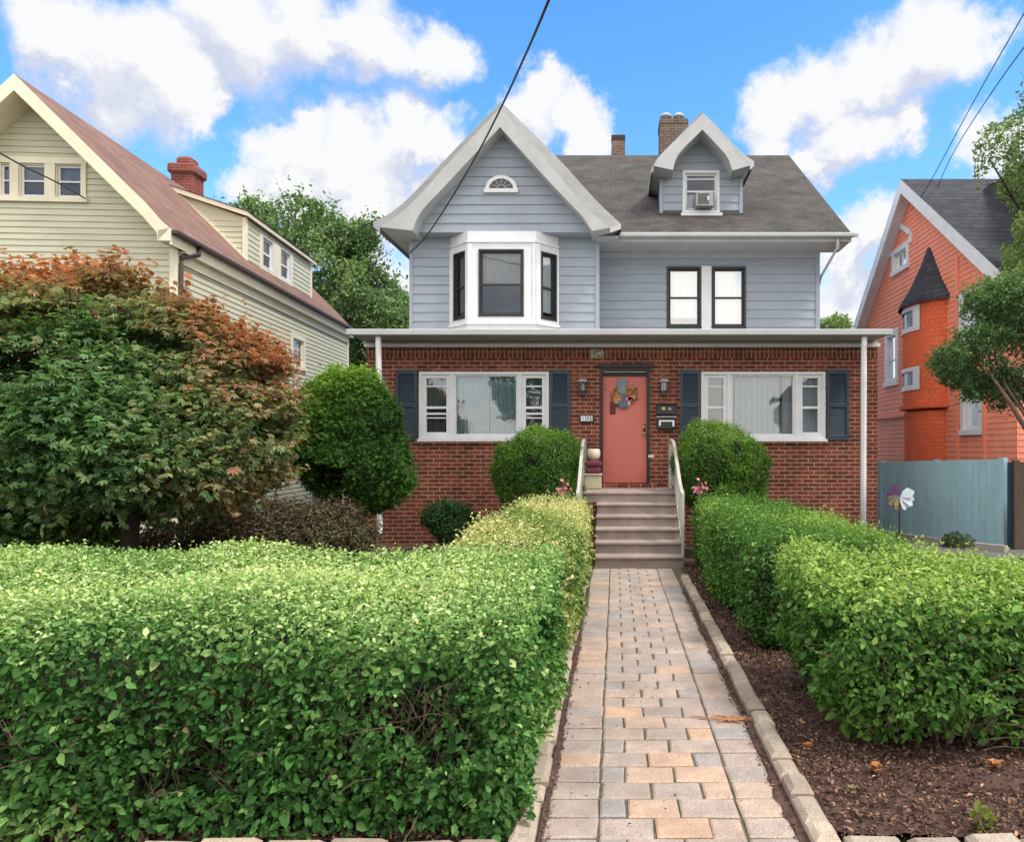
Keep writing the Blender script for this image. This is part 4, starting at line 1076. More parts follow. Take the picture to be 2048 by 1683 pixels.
# ---- chimneys
def chimney(px0, px1, ytop, d, mat, z0, rough_cap=True, caps=0, taper=0):
    x0, x1 = (px0-CXP)/FPX*d, (px1-CXP)/FPX*d; zt = EYE+(CYP-ytop)/FPX*d
    w = x1-x0; m = MB(); t = taper
    V = [(x0, d, z0), (x1, d, z0), (x1, d+w, z0), (x0, d+w, z0), (x0+t, d+t, zt-.14), (x1-t, d+t, zt-.14), (x1-t, d+w-t, zt-.14), (x0+t, d+w-t, zt-.14)]
    m.add(V, [(0,1,5,4),(1,2,6,5),(2,3,7,6),(3,0,4,7),(4,5,6,7)])
    c = m.build('chimney', mat, house)
    m = MB(); m.box(x0+t-.015, x1-t+.015, d+t-.015, d+w-t+.015, zt-.139, zt, ch=.01); m.build('chimney_cap', M['door_frame'] if not caps else M['chimney'], c)
    for k in range(caps):
        cx_ = x0 + w*(.25+.46*k); m = MB()
        m.lathe((cx_, d+w/2, zt), [(.09, 0), (.09, .14)], 10)
        m.lathe((cx_, d+w/2, zt+.20), [(.17, 0), (.155, .05), (.10, .10), (.02, .12)], 12)
        for q in range(4): m.tube([(cx_+.08*math.cos(q*1.57), d+w/2+.08*math.sin(q*1.57), zt+.1), (cx_+.15*math.cos(q*1.57), d+w/2+.15*math.sin(q*1.57), zt+.21)], .01, 4)
        m.build('chimney_pot', M['trim'], c, smooth=True)
chimney(1220, 1253, 268, 20.8, M['chimney'], 9.3, taper=.05)
chimney(1320, 1376, 237, 20.6, M['chimney'], 9.2, caps=2)
# ------------------------------------------------------------------ the cream house on the left
TH = math.radians(3.62)
lh = empty('cream_house', (-7.75, 13, 0), rz=TH, label='cream sided house with a reddish roof behind the maple tree', category='house')
ORG[lh.name] = Vector((0, 0, 0))
def lf(): return frame((0, 0, 0), (1, 0, 0), (0, -1, 0))           # local front plane
def ls(x=0): return frame((x, 0, 0), (0, 1, 0), (1, 0, 0))           # local right side plane, u runs back
AX, AZ, SL = -2.39, 8.04, .996; W2 = 4.78; LL = 10.0
W3 = [(-2.97, -2.80, 6.15, 6.70), (-2.66, -2.22, 6.15, 6.70), (-2.03, -1.60, 6.15, 6.70)]
mb = MB()
def le(z):
    if z < 5.40: return (-W2, 0)
    h = (AZ-.22-z)/SL; return (AX-h, min(AX+h, 0))
siding(mb, lf(), 0, 5.40, .108, .016, lambda z: (-W2, 0), []); siding(mb, lf(), 5.40, AZ-.25, .108, .016, le, [(-3.0, -1.55, 6.11, 6.74)])
mb.build('gable_wall', M['cream'], lh)
mb = MB(); siding(mb, ls(), 0, 5.20, .108, .016, lambda z: (0, LL), [(5.30, 6.25, 3.75, 4.60)]); mb.build('side_wall', M['cream'], lh)
mb = MB(); mb.poly([(-W2, 0, 0), (-W2, LL, 0), (-W2, LL, 5.4), (-W2, 0, 5.4)]); mb.poly([(-W2, LL, 0), (0, LL, 0), (0, LL, 5.4), (AX, LL, AZ-.2), (-W2, LL, 5.4)]); mb.build('back_wall', M['cream'], lh)
mb = MB(); mb.box(-.12, .03, -.032, .05, 0, 5.25); mb.box(-.05, .032, LL-.1, LL+.03, 0, 5.2); mb.box(-W2-.03, -W2+.1, -.03, .05, 0, 5.25); mb.split('corner_board', M['cream_trim'], lh)
# gable windows: one casing, three sashes
F = lf(); mb = MB()
mb.fbox(F, -3.02, -1.52, 6.72, 6.83, -.02, .04); mb.fbox(F, -3.05, -1.50, 6.05, 6.13, -.02, .06)
for (a, b) in ((-1.61, -1.53), (-2.22, -2.05), (-2.80, -2.66)): mb.fbox(F, a, b, 6.13, 6.72, -.06, .035)
gw = mb.build('gable_window', M['cream_trim'], lh)
for (a, b, c, d) in ((-2.99, -2.80, 6.13, 6.72), (-2.66, -2.22, 6.13, 6.72), (-2.05, -1.61, 6.13, 6.72)):
    window(gw, F, a+.02, b-.02, c+.02, d-.02, .02, M['cream_trim'], M['white'], gmat=M['glass_dark'], rail=.5, flat=True, sash=.03, sill=False, proud=.0, name='sash_frame', blind='blind', blind_rng=(.5, 1), bmat=M['blind_grey'])
window(lh, ls(), 5.40, 6.15, 3.85, 4.52, .11, M['cream_trim'], M['white'], rail=0, muntin=[(.1, .9, .62, .66), (.62, .66, .1, .9)], blind='blind', sash=.035)
# roof
mb = MB(); y0, y1 = -.5, LL+.1; ez = 5.46; xe = .16
rt = [(AX, AZ), (AX+1.2, AZ-1.2*SL), (-.25, AZ-(-.25-AX)*SL), (0.0, 5.62), (xe, 5.50)]
for (a, b) in zip(rt[:-1], rt[1:]): mb.quad((a[0], y0, a[1]), (b[0], y0, b[1]), (b[0], y1, b[1]), (a[0], y1, a[1]))
mir = lambda p: (2*AX-p[0], p[1])
for (a, b) in zip(rt[:-1], rt[1:]):
    a, b = mir(a), mir(b); mb.quad((a[0], y0, a[1]), (b[0], y0, b[1]), (b[0], y1, b[1]), (a[0], y1, a[1]))
mb.build('roof', M['red_shingle'], lh)
mb = MB(); th = .20
for mm in (lambda p: p, mir):
    Q = [mm(p) for p in rt]; Qi = [mm((AX, AZ-.28)), mm((AX+1.2, AZ-.28-1.2*SL)), mm((-.32, AZ-.28-(-.32-AX)*SL)), mm((-.08, 5.42)), mm((-.06, 5.28))]
    Qo = Q[:-1] + [mm((xe-.02, 5.30))]
    for k in range(4):
        mb.quad((Q[k][0], y0-.01, Q[k][1]), (Qo[k+1][0] if k == 3 else Q[k+1][0], y0-.01, Q[k+1][1]), (Qi[k+1][0], y0-.01, Qi[k+1][1]), (Qi[k][0], y0-.01, Qi[k][1]))
        mb.quad((Qi[k][0], y0-.01, Qi[k][1]), (Qi[k+1][0], y0-.01, Qi[k+1][1]), (Qi[k+1][0], .0, Qi[k+1][1]), (Qi[k][0], .0, Qi[k][1]))
    e = Q[4]; i_ = Qi[4]
    mb.poly([(e[0], y0-.01, e[1]), (e[0], y0-.01, 5.28), (i_[0], y0-.01, 5.28), (i_[0], y0-.01, 5.45)])
mb.box(-.05, xe-.01, y0, 0, 5.27, 5.29)
mb.build('bargeboard', M['cream_trim'], lh)
mb = MB(); mb.box(.034, xe-.005, 0.0, y1, 5.20, 5.23); mb.box(xe-.03, xe-.001, y0, y1, 5.22, 5.49); mb.box(.02, .05, 0.05, LL, 5.02, 5.20); mb.build('soffit', M['cream_trim'], lh)
mb = MB(); mb.box(xe+.001, xe+.11, y0-.02, y1+.03, 5.39, 5.47, ch=.015); mb.build('gutter', M['brown_metal'], lh)
mb = MB(); mb.tube([(xe+.05, .35, 5.40), (xe+.05, .33, 5.25), (.08, -.0, 5.12), (.075, -.02, 5.0), (.075, -.02, .1)], .04, 8); mb.build('downspout', M['brown_metal'], lh, smooth=True)
# shed dormer on the right slope
xd, d0, d1, zt = -.35, 3.55, 7.75, 6.93
zr = lambda x: AZ - (x-AX)*SL
m = MB(); siding(m, ls(xd), zr(xd), zt, .12, .015, lambda z: (d0, d1), [(4.42, 5.08, 6.03, 6.80), (5.5, 6.2, 6.03, 6.80)])
for y, F_ in ((d0, frame((0, d0, 0), (1, 0, 0), (0, -1, 0))), (d1, frame((0, d1, 0), (1, 0, 0), (0, 1, 0)))):
    def ce(z):
        lo = AX + (AZ-z)/SL; return (min(lo-.02, xd), xd)
    siding(m, F_, zr(xd), zt, .12, .015, ce, [])
    m.poly([F_(xd, zt), F_(-1.78, 7.42), F_(AX+(AZ-zt)/SL, zt)])
sd = m.build('dormer', M['cream'], lh)
m = MB(); m.prism([(xd+.12, d0-.12, zt), (xd+.12, d0-.12, zt+.09), (-1.9, d0-.12, 7.56), (-1.9, d0-.12, 7.46)], (0, d1-d0+.24, 0)); m.build('dormer_roof', M['cream_trim'], sd)
m = MB(); m.quad((xd+.15, d0-.14, zt+.098), (-2.1, d0-.14, 7.64), (-2.1, d1+.14, 7.64), (xd+.15, d1+.14, zt+.098)); m.build('shingles', M['red_shingle'], sd)
m = MB(); m.box(xd-.05, xd+.03, d0-.03, d0+.08, zr(xd)-.1, zt); m.box(xd-.05, xd+.03, d1-.08, d1+.03, zr(xd)-.1, zt); m.box(xd, xd+.035, 4.3, 6.3, 5.98, 6.05); m.box(xd, xd+.035, 5.1, 5.48, 6.05, 6.82)
m.box(xd, xd+.03, 4.30, 4.40, 6.05, 6.82); m.box(xd, xd+.03, 6.22, 6.34, 6.05, 6.82)
m.prism([(xd+.05, d0-.06, zr(xd+.05)+.03), (-1.75, d0-.06, zr(-1.75)+.03), (-1.75, d0-.06, zr(-1.75)-.02), (xd+.05, d0-.06, zr(xd+.05)-.02)], (0, .07, 0))
m.split('corner_board', M['cream_trim'], sd)
for (a, b) in ((4.45, 5.05), (5.53, 6.17)):
    window(sd, ls(xd), a, b, 6.06, 6.77, .03, M['white'], M['white'], gmat=M['glass_dark'], rail=.5, flat=True, sash=.05, sill=False, name='window_frame', blind='blind', blind_rng=(.5, 1))
# chimney
m = MB(); cx_, cy_ = -3.68, 7.4
m.box(cx_-.29, cx_+.29, cy_, cy_+.6, 6.2, 9.28); ch = m.build('chimney', M['chimney_red'], lh)
m = MB(); m.box(cx_-.37, cx_+.37, cy_-.08, cy_+.68, 9.281, 9.56, ch=.05); m.box(cx_-.22, cx_+.22, cy_+.08, cy_+.52, 9.561, 9.80, ch=.07); m.build('chimney_cap', M['chimney_red'], ch)

# ------------------------------------------------------------------ the orange house on the right
oh = empty('orange_house', (7.5, 18.5, 0), label='salmon orange house with white trimmed gable and small dark turret', category='house')
XW = 7.5
def rs(): return frame((XW, 0, 0), (0, 1, 0), (-1, 0, 0))
A = (18.56, 8.54); Bf = (13.6, 4.95); Bb = (22.4, 5.32)
def re_(z):
    lo = 13.75 if z < 4.95 else A[0] - (A[1]-.2-z)/(A[1]-Bf[1])*(A[0]-Bf[0]); hi = 21.9 if z < 5.3 else A[0] + (A[1]-.2-z)/(A[1]-Bb[1])*(Bb[0]-A[0])
    return (lo, hi)
H = [(19.55, 20.3, 3.52, 4.86), (18.78, 19.85, 6.42, 6.98), (15.05, 15.85, 2.1, 2.95), (14.9, 15.9, 4.0, 5.0)]
mb = MB(); siding(mb, rs(), -.05, A[1]-.22, .115, .012, re_, H); mb.build('gable_wall', M['orange'], oh)
mb = MB(); siding(mb, frame((0, 13.75, 0), (1, 0, 0), (0, -1, 0)), -.05, 5.1, .115, .012, lambda z: (XW, 17), []); mb.quad((XW, 21.9, 0), (17, 21.9, 0), (17, 21.9, 5.3), (XW, 21.9, 5.3))
mb.build('front_wall', M['orange'], oh)
mb = MB(); mb.box(8.9, 8.95, 14.2, 21, -.05, 8); mb.build('interior_wall', M['interior'], oh)
mb = MB()
mb.quad((XW-.3, Bf[0], Bf[1]), (17.5, Bf[0], Bf[1]), (17.5, A[0], A[1]), (XW-.3, A[0], A[1])); mb.quad((XW-.3, Bb[0], Bb[1]), (17.5, Bb[0], Bb[1]), (17.5, A[0], A[1]), (XW-.3, A[0], A[1]))
mb.build('roof', M['slate'], oh)
mb = MB()
for (P0, P1) in ((A, Bf), (A, Bb)):
    mb.prism([(XW-.30, P0[0], P0[1]-.01), (XW-.30, P1[0], P1[1]-.01), (XW-.30, P1[0], P1[1]-.36), (XW-.30, P0[0], P0[1]-.36)], (.06, 0, 0))
    mb.quad((XW-.24, P0[0], P0[1]-.30), (XW-.24, P1[0], P1[1]-.30), (XW+.02, P1[0], P1[1]-.30), (XW+.02, P0[0], P0[1]-.30))
mb.box(XW-.30, 17.5, Bf[0]-.02, Bf[0]+.03, Bf[1]-.3, Bf[1]-.01)
mb.build('bargeboard', M['white'], oh)
F = rs()
window(oh, F, 19.62, 20.22, 3.60, 4.78, .17, M['white'], M['white'], rail=.45, blind='blind', blind_rng=(.45, 1), sash=.04, proud=.04)
w = window(oh, F, 18.9, 19.75, 6.50, 6.92, .14, M['white'], M['white'], rail=0, muntin=[(.48, .53, .1, .9)], blind='blind', sash=.04, proud=.04)
m = MB()
for (a, b) in (((18.63, 6.95), (18.63, 7.2)), ((18.63, 7.2), (19.33, 7.62)), ((19.33, 7.62), (20.02, 7.2)), ((20.02, 7.2), (20.02, 6.95))):
    d = Vector((a[0]-b[0], a[1]-b[1])).normalized(); n = Vector((-d.y, d.x))*.06
    m.prism([F(a[0]+n.x, a[1]+n.y, .0), F(b[0]+n.x, b[1]+n.y, .0), F(b[0]-n.x, b[1]-n.y, .0), F(a[0]-n.x, a[1]-n.y, .0)], (-.05, 0, 0))
m.build('window_hood', M['white'], w)
window(oh, F, 15.12, 15.78, 2.16, 2.88, .13, M['white'], M['white'], gmat=M['glass_dark'], rail=0, blind='blind', blind_rng=(0, .6), bmat=M['blind_grey'], sash=.05, proud=.04)
window(oh, F, 15.0, 15.8, 4.1, 4.9, .18, M['white'], M['white'], rail=.5, blind='blind', sash=.05, proud=.04)
m = MB(); m.box(XW-.05, XW-.005, 16.02, 16.14, 0, 5.9); m.box(XW-.05, XW-.005, 14.85, 14.93, 0, 2.9); m.build('downspout', M['orange'], oh, smooth=False)
m = MB(); m.fbox(F, 18.9, 21.9, 2.56, 2.64, .0, .09); m.fbox(F, 13.8, 15.9, 3.05, 3.10, 0, .06); m.build('belt_board', M['orange'], oh)
# turret: round bay with a dark conical roof
tc_ = (XW+.12, 17.6); tr = 1.02; n = 40
def tcyl(mb, r, z0, z1, a0, a1, k=24, r2=None):
    r2 = r2 or r
    for i in range(k):
        t0, t1 = a0+(a1-a0)*i/k, a0+(a1-a0)*(i+1)/k
        q = lambda r_, t, z: (tc_[0]+r_*math.cos(t)*.62, tc_[1]+r_*math.sin(t), z)
        mb.quad(q(r, t0, z0), q(r, t1, z0), q(r2, t1, z1), q(r2, t0, z1))
h0, h1 = math.pi*.5, math.pi*1.5
m = MB(); tcyl(m, tr, 2.78, 3.14, h0, h1); tcyl(m, tr, 3.66, 4.52, h0, h1); tcyl(m, tr, 5.1, 5.2, h0, h1); tcyl(m, tr, 2.78, 5.2, math.pi*1.17, h1, 8); tcyl(m, tr+.1, 2.68, 2.78, h0, h1); tcyl(m, tr+.1, 2.78, 2.78, h0, h1, r2=tr); tcyl(m, .4, 2.6, 2.68, h0, h1, r2=tr+.1)
M['orange_shake'] = bricky('orange_shakes', (.82, .165, .07), (.76, .145, .06), (.62, .115, .045), .13, .10, .004, axes='YZ', mottle=.18, bumpd=.012)
tu = m.build('turret', M['orange_shake'], oh, smooth=False)
m = MB(); tcyl(m, tr-.06, -.05, 2.62, h0, h1); m.build('turret_base', M['orange_shake'], tu)
m = MB()
k = 30
prof = [(tr+.16, 5.12), (tr+.12, 5.22), (.78, 5.62), (.42, 6.15), (.16, 6.65), (.02, 6.95)]
for (r0, z0), (r1, z1) in zip(prof[:-1], prof[1:]): tcyl(m, r0, z0, z1, h0-.2, h1+.2, 24, r1)
m.build('turret_roof', bricky('turret_shingles', (.06, .062, .075), (.042, .044, .052), (.02, .02, .025), .2, .12, .008, axes='YZ', mottle=.4), tu, smooth=True)
m = MB()
for (z0, z1) in ((3.14, 3.66), (4.52, 5.1)):
    tcyl(m, tr+.03, z0, z0+.10, h0, math.pi*1.17); tcyl(m, tr+.03, z1-.10, z1, h0, math.pi*1.17)
    for (a, b) in ((.5, .68), (.80, .86), (1.09, 1.17)): tcyl(m, tr+.03, z0+.1, z1-.1, math.pi*a, math.pi*b, 4)
    tcyl(m, tr+.05, z0-.02, z0, h0, math.pi*1.17); tcyl(m, tr+.03, z0, z0, h0, math.pi*1.17, r2=tr)
m.build('window_band', M['white'], tu)
m = MB()
for (z0, z1) in ((3.2, 3.6), (4.58, 5.04)): tcyl(m, tr-.03, z0, z1, math.pi*.66, math.pi*1.12)
for i in range(0, len(m.v)): pass
m.split('pane', simple('turret_pane', (.16, .18, .20), (.30, .32, .34), 3, .1), tu)

# ------------------------------------------------------------------ fences and small yard things
def board_fence(name, P0, P1, z0, z1a, z1b, mat, bw, label, posts=2):
    A_, B_ = Vector((P0[0], P0[1], 0)), Vector((P1[0], P1[1], 0)); U = (B_-A_); L = U.length; U.normalize(); Nn = Vector((U.y, -U.x, 0))
    F = frame(A_, U, Nn); r = empty(name, (P0[0], P0[1], 0), label=label, category='fence'); k = int(L/bw); m = MB()
    for i in range(k):
        zt = z1a + (z1b-z1a)*i/k + random.uniform(-.004, .004) * (4 if 'wood' in name else 1); u0, u1 = L*i/k, L*(i+1)/k
        m.fbox(F, u0+.0015, u1-.0015, z0 + random.uniform(0, .01), zt, 0, .02 + random.uniform(0, .003))
    m.build('board', mat, r)
    m = MB()
    for z in (.3, z1a-.25): m.fbox(F, 0, L, z, z+.08, -.05, -.002)
    m.build('rail', mat, r)
    for i in range(posts):
        u = L*i/max(1, posts-1); m = MB(); m.fbox(F, u-.045, u+.045, z0, z1a+(z1b-z1a)*i/max(1, posts-1)+.02, -.1, -.001 if 0 < i < posts-1 else .035); m.build('post', mat, r)
board_fence('blue_fence', (5.66, 15.7), (7.0, 13.3), -.05, 1.46, 1.56, M['fence_blue'], .14, 'pale blue board fence between the brick house and the orange house', 3)
board_fence('wooden_fence', (7.12, 13.05), (10.6, 12.6), -.05, 1.52, 1.52, M['fence_wood'], .13, 'brown weathered wooden fence at the right edge beyond the blue one', 4)
mb = MB(); mb.box(7.035, 7.08, 13.12, 13.2, -.05, 1.5); mb.tube([(7.06, 13.12, 1.35), (7.16, 13.08, 1.35)], .012, 6); mb.tube([(7.06, 13.12, .3), (7.16, 13.08, .3)], .012, 6); mb.build('gate_post', simple('teal_gate_post', (.03, .075, .085), (.02, .05, .06), 9, .5), None, origin=(7.05, 13.15, 0), label='dark teal gate post between the blue and wooden fences', category='post')
P_ = [Vector((5.45, 15.2, 0)), Vector((5.75, 14.3, 0)), Vector((6.2, 13.4, 0)), Vector((6.75, 12.7, 0))]
m = MB()
for a, b in zip(P_[:-1], P_[1:]):
    d = (b-a).normalized(); n_ = Vector((d.y, -d.x, 0))*.06
    m.prism([a-n_+Vector((0,0,-.06)), a+n_+Vector((0,0,-.06)), a+n_+Vector((0,0,.07)), a-n_+Vector((0,0,.07))], b-a)
m.build('driveway_kerb', M['walk'], None, origin=(5.45, 15.2, 0), label='low concrete kerb running in front of the blue fence', category='kerb')
# pinwheel flower on a stake
r = empty('garden_pinwheel', (4.87, 12.6, 0), label='purple, olive and white petal pinwheel on a thin stake by the blue fence', category='garden ornament')
m = MB(); m.tube([(4.87, 12.6, -.02), (4.87, 12.6, 1.02)], .014, 6); m.build('stake', M['dark_frame'], r)
M['petal_white'] = simple('pale_film', (.52, .56, .62), (.36, .42, .48), 14, .35)
cols = ['olive', 'olive', 'olive', 'purple', 'purple', 'teal', 'white', 'white', 'white']
angs = [200, 225, 250, 165, 130, 215, 20, -25, -60]
for cn, an in zip(cols, angs):
    m = MB(); a = math.radians(an)
    for kk in range(3):
        aa = a + (kk-1)*.22; d = Vector((math.cos(aa), -.15+kk*.1, math.sin(aa))); s_ = Vector((-math.sin(aa), .3, math.cos(aa)))
        c = Vector((4.87, 12.57, .93)); L = random.uniform(.19, .26) * (.55 if cn == 'teal' else 1)
        m.poly([c, c+d*L*.4+s_*.05, c+d*L*.8+s_*.06, c+d*L, c+d*L*.85-s_*.04, c+d*L*.4-s_*.04])
    m.build('petal', M[cn] if cn != 'white' else M['petal_white'], r)
# pink garden flowers either side of the steps
def flower(x, y, z, h, label):
    r = empty('garden_flower', (x, y, z), label=label, category='flower')
    m = MB(); m.tube([(x, y, z), (x+.01, y, z+h)], .012, 5); m.build('stem', M['olive'], r)
    Pq = np.array([(x+.01, y, z+h)]*46) + np.random.default_rng(4).normal(size=(46, 3))*.045; Gq = Pq - np.array([(x, y, z+h)]); Gq /= np.linalg.norm(Gq, axis=1)[:, None]
    leaves('petals', Pq, Gq, .05, .8, M['pink'], r, up=.2, out=1, rnd=.5)
flower(1.29, 11.4, .0, 1.14, 'pink flower between the right round bush and the stair railing')
flower(-.84, 11.5, .0, 1.12, 'pink flower between the left round bush and the stair railing')

# overhead cables
def cable(pts, r, label, origin):
    m = MB(); m.tube(smooth_pts(pts, 3), r, 6); m.build('overhead_cable', M['cable'], None, smooth=True, origin=origin, label=label, category='cable')
W = [px(820, 505, 14.95), px(850, 478, 14.2), px(900, 402, 12.7), px(960, 300, 11), px(1010, 200, 9.5), px(1050, 112, 8), px(1087, 28, 6.5), (.2, 4.5, 6.0), (.9, 1.0, 7.0), (1.5, -4, 8.2)]
cable(W, .0135, 'thick black cable sagging from the sky to the corner of the grey house', W[0])
W2_ = [px(1822, 420, 18.2), px(1850, 385, 17), px(1935, 225, 14), px(2000, 110, 11), px(2048, 28, 9.6), px(2125, -110, 7.6)]
cable(W2_, .009, 'thin cable from the orange gable, upper of the two at the right', W2_[0])
W3_ = [(8.2, 19, 8.2), px(1900, 315, 16), px(1940, 250, 14), px(2000, 160, 11.5), px(2048, 95, 10.0), px(2130, -15, 8)]
cable(W3_, .009, 'thin cable at the right, lower of the two beside the tree', W3_[0])
W4_ = [px(172, 398, 12.9), px(110, 362, 11.8), px(40, 330, 11), px(-60, 270, 9.5), (-9.5, 5, 6.5)]
cable(W4_, .012, 'short dark cable reaching the cream house gable windows', W4_[0])

# litter on the ground
def fallen(x, y, z, s, seed, label, mat='deadleaf'):
    R = random.Random(seed); m = MB(); n = 10
    for q in range(3):
        a0 = R.uniform(0, 6.28)
        pts = []
        for k in range(n):
            a = 2*math.pi*k/n + a0; rr = s*(1 if k % 2 == 0 else .55)*R.uniform(.8, 1.1); pts.append((x+math.cos(a)*rr + q*s*.15, y+math.sin(a)*rr*.9, z + .012*q + R.uniform(0, s*.28)))
        cpt = (x+q*s*.15, y, z+.004); base = len(m.v); m.add([cpt] + pts, [(0, 1+k, 1+(k+1) % n) for k in range(n)])
    m.build('fallen_leaf', M[mat], None, origin=(x, y, z), label=label, category='leaf', group='dry leaves fallen on the mulch')
for i, (pxx, pyy, s, lab) in enumerate(((1612, 1502, .035, 'tan dry leaf on the mulch near the curb'), (1748, 1545, .04, 'orange dry leaf on the mulch under the right hedge'), (1700, 1590, .03, 'yellow green leaf alone on the bare mulch'),
        (1985, 1540, .045, 'orange dry leaf at the right under the broad hedge leaves'), (1905, 1460, .04, 'reddish dry leaf caught low in the right hedge'))):
    d = FPX*EYE/(pyy-CYP); q = px(pxx, pyy, d); fallen(q[0], q[1], .02 if i != 4 else .12, s, i, lab, 'olive' if i == 2 else 'deadleaf')
d = FPX*EYE/(1440-CYP); q = px(1455, 1432, d); mb = MB(); R = random.Random(5)
for k in range(16):
    a = R.uniform(-.5, .5); p = Vector((q[0]+R.gauss(.02, .07), q[1]+R.gauss(0, .02), .004+R.uniform(0, .012))); dd = Vector((math.cos(a), math.sin(a), 0))*R.uniform(.04, .10)
    mb.tube([p-dd, p+Vector((0, .01, .004)), p+dd], R.uniform(.003, .006), 4)
mb.build('twig_litter', M['deadleaf'], None, origin=(q[0], q[1], 0), label='small heap of brown twigs on the walk pavers', category='twigs')
# ------------------------------------------------------------------ hedges and bushes
def hedge(name, c, h, rnd, n, size, width, mat, label, seed, amp=.05, nscale=3.2, depth=.2, hole=1.05, hscale=3.2, base=.45, vamp=.25, vscale=2.0, ntw=260, core=.17, vfun=None, up=.55, zmin=.02, shape='leaf', lobe=None, keep=None, sh=(2500, .10, 5)):
    r = empty(name, (c[0], c[1], 0), label=label, category='hedge')
    f, bnd = sd_box(c, h, rnd)
    P, G, d = sample_sdf(f, bnd, n, depth, amp, nscale, seed, hole, hscale, zmin, keep, hz_top=c[2]+h[2]-.16)
    v = patchv(P, vscale, seed + 7, base, vamp) if vfun is None else vfun(P, G)
    P, G, v = shoots(P, G, v, d, sh[0], sh[1], sh[2], seed + 90)
    odd = np.random.default_rng(seed).random(len(P)) < .03; v = np.where(odd, np.clip(v + .35, 0, 1), v)
    ztop = c[2]+h[2]; sz = size * (1 - .38*np.clip((P[:, 2] - ztop + .22)/.2, 0, 1)) * (1 + .25*np.clip((.25-P[:, 2])/.25, 0, 1)) * np.where(np.random.default_rng(seed+3).random(len(P)) < .12, 1.55, 1.0)
    leaves('foliage', P, G, sz, width, mat, r, v=v, up=up, out=.55, rnd=.55, seed=seed, shape=shape, axis_out=.7)
    mb = MB(); lo = (c[0]-h[0]+.08, c[1]-h[1]+.06, max(.0, c[2]-h[2])); hi = (c[0]+h[0]-.08, c[1]+h[1]-.1, c[2]+h[2]-.35)
    lo = (lo[0]+.12, lo[1]+.05, lo[2]); hi = (hi[0]-.22, hi[1]-.1, hi[2])
    twigs(mb, lo, hi, ntw, .36, .005, seed, 1.6)
    twigs(mb, lo, (hi[0], lo[1]+.14, hi[2]), ntw, .34, .004, seed + 1, 1.3)
    twigs(mb, (lo[0]+.2, lo[1]+.15, 0), (hi[0]-.2, hi[1]-.15, .03), ntw // 3, .55, .011, seed + 2, 3.2)
    mb.build('branches', M['twig'], r)
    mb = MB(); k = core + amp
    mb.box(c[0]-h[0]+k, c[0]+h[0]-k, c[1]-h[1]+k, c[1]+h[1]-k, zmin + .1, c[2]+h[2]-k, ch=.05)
    mb.build('shade_core', M['core_shade'], r)  # solid dark core added, painted as the shade behind the leaves
    return r
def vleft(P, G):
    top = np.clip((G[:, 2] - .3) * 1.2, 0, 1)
    paler = np.clip((P[:, 2] - .72) / .3, 0, 1)  # leaf colour turns paler towards the hedge top
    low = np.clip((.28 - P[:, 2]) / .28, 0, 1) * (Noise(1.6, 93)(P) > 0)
    return np.clip(.36 + .16 * Noise(2.2, 31)(P) + rng.normal(size=len(P)) * .13 + paler * .50 + low * .3, 0, 1)
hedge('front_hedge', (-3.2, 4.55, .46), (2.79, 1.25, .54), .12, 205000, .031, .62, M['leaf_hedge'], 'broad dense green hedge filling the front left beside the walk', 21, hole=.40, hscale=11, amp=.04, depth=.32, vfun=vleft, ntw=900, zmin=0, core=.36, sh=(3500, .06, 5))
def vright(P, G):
    paler = np.clip((P[:, 2] - .66) / .3, 0, 1)  # paler leaf colour higher up
    return np.clip(.40 + .16 * Noise(2.2, 33)(P) + rng.normal(size=len(P)) * .13 + paler * .62, 0, 1)
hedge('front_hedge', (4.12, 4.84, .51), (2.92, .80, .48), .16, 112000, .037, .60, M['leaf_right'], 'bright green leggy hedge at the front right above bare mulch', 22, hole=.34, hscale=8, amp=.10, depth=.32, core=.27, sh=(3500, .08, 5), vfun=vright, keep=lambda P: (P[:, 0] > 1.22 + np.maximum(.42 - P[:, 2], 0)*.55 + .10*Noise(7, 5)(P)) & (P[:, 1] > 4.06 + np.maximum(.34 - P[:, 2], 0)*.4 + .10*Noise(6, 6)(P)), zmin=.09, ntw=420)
def vvar(P, G):
    return np.clip(.52 + .34 * Noise(1.9, 37)(P) + rng.normal(size=len(P)) * .14 + np.clip((P[:, 2]-.7)/.4, 0, 1)*.22, 0, 1)
hedge('path_hedge', (-.87, 8.45, .515), (.49, 2.6, .51), .2, 72000, .034, .55, M['leaf_varieg'], 'yellow tinged hedge running along the left of the walk to the steps', 23, amp=.05, vfun=vvar, nscale=2.6, hole=.6, hscale=8, sh=(3000, .10, 5))
def vpr(P, G):
    return np.clip(.42 + .20 * Noise(2.1, 41)(P) + rng.normal(size=len(P)) * .14 + np.clip((P[:, 2]-.7)/.4, 0, 1)*.34, 0, 1)
hedge('path_hedge', (1.92, 8.75, .50), (.72, 2.45, .50), .25, 76000, .034, .55, M['leaf_right'], 'green hedge running along the right of the walk to the steps', 24, amp=.07, vfun=vpr, nscale=2.4, hole=.55, hscale=8, sh=(3000, .10, 5))

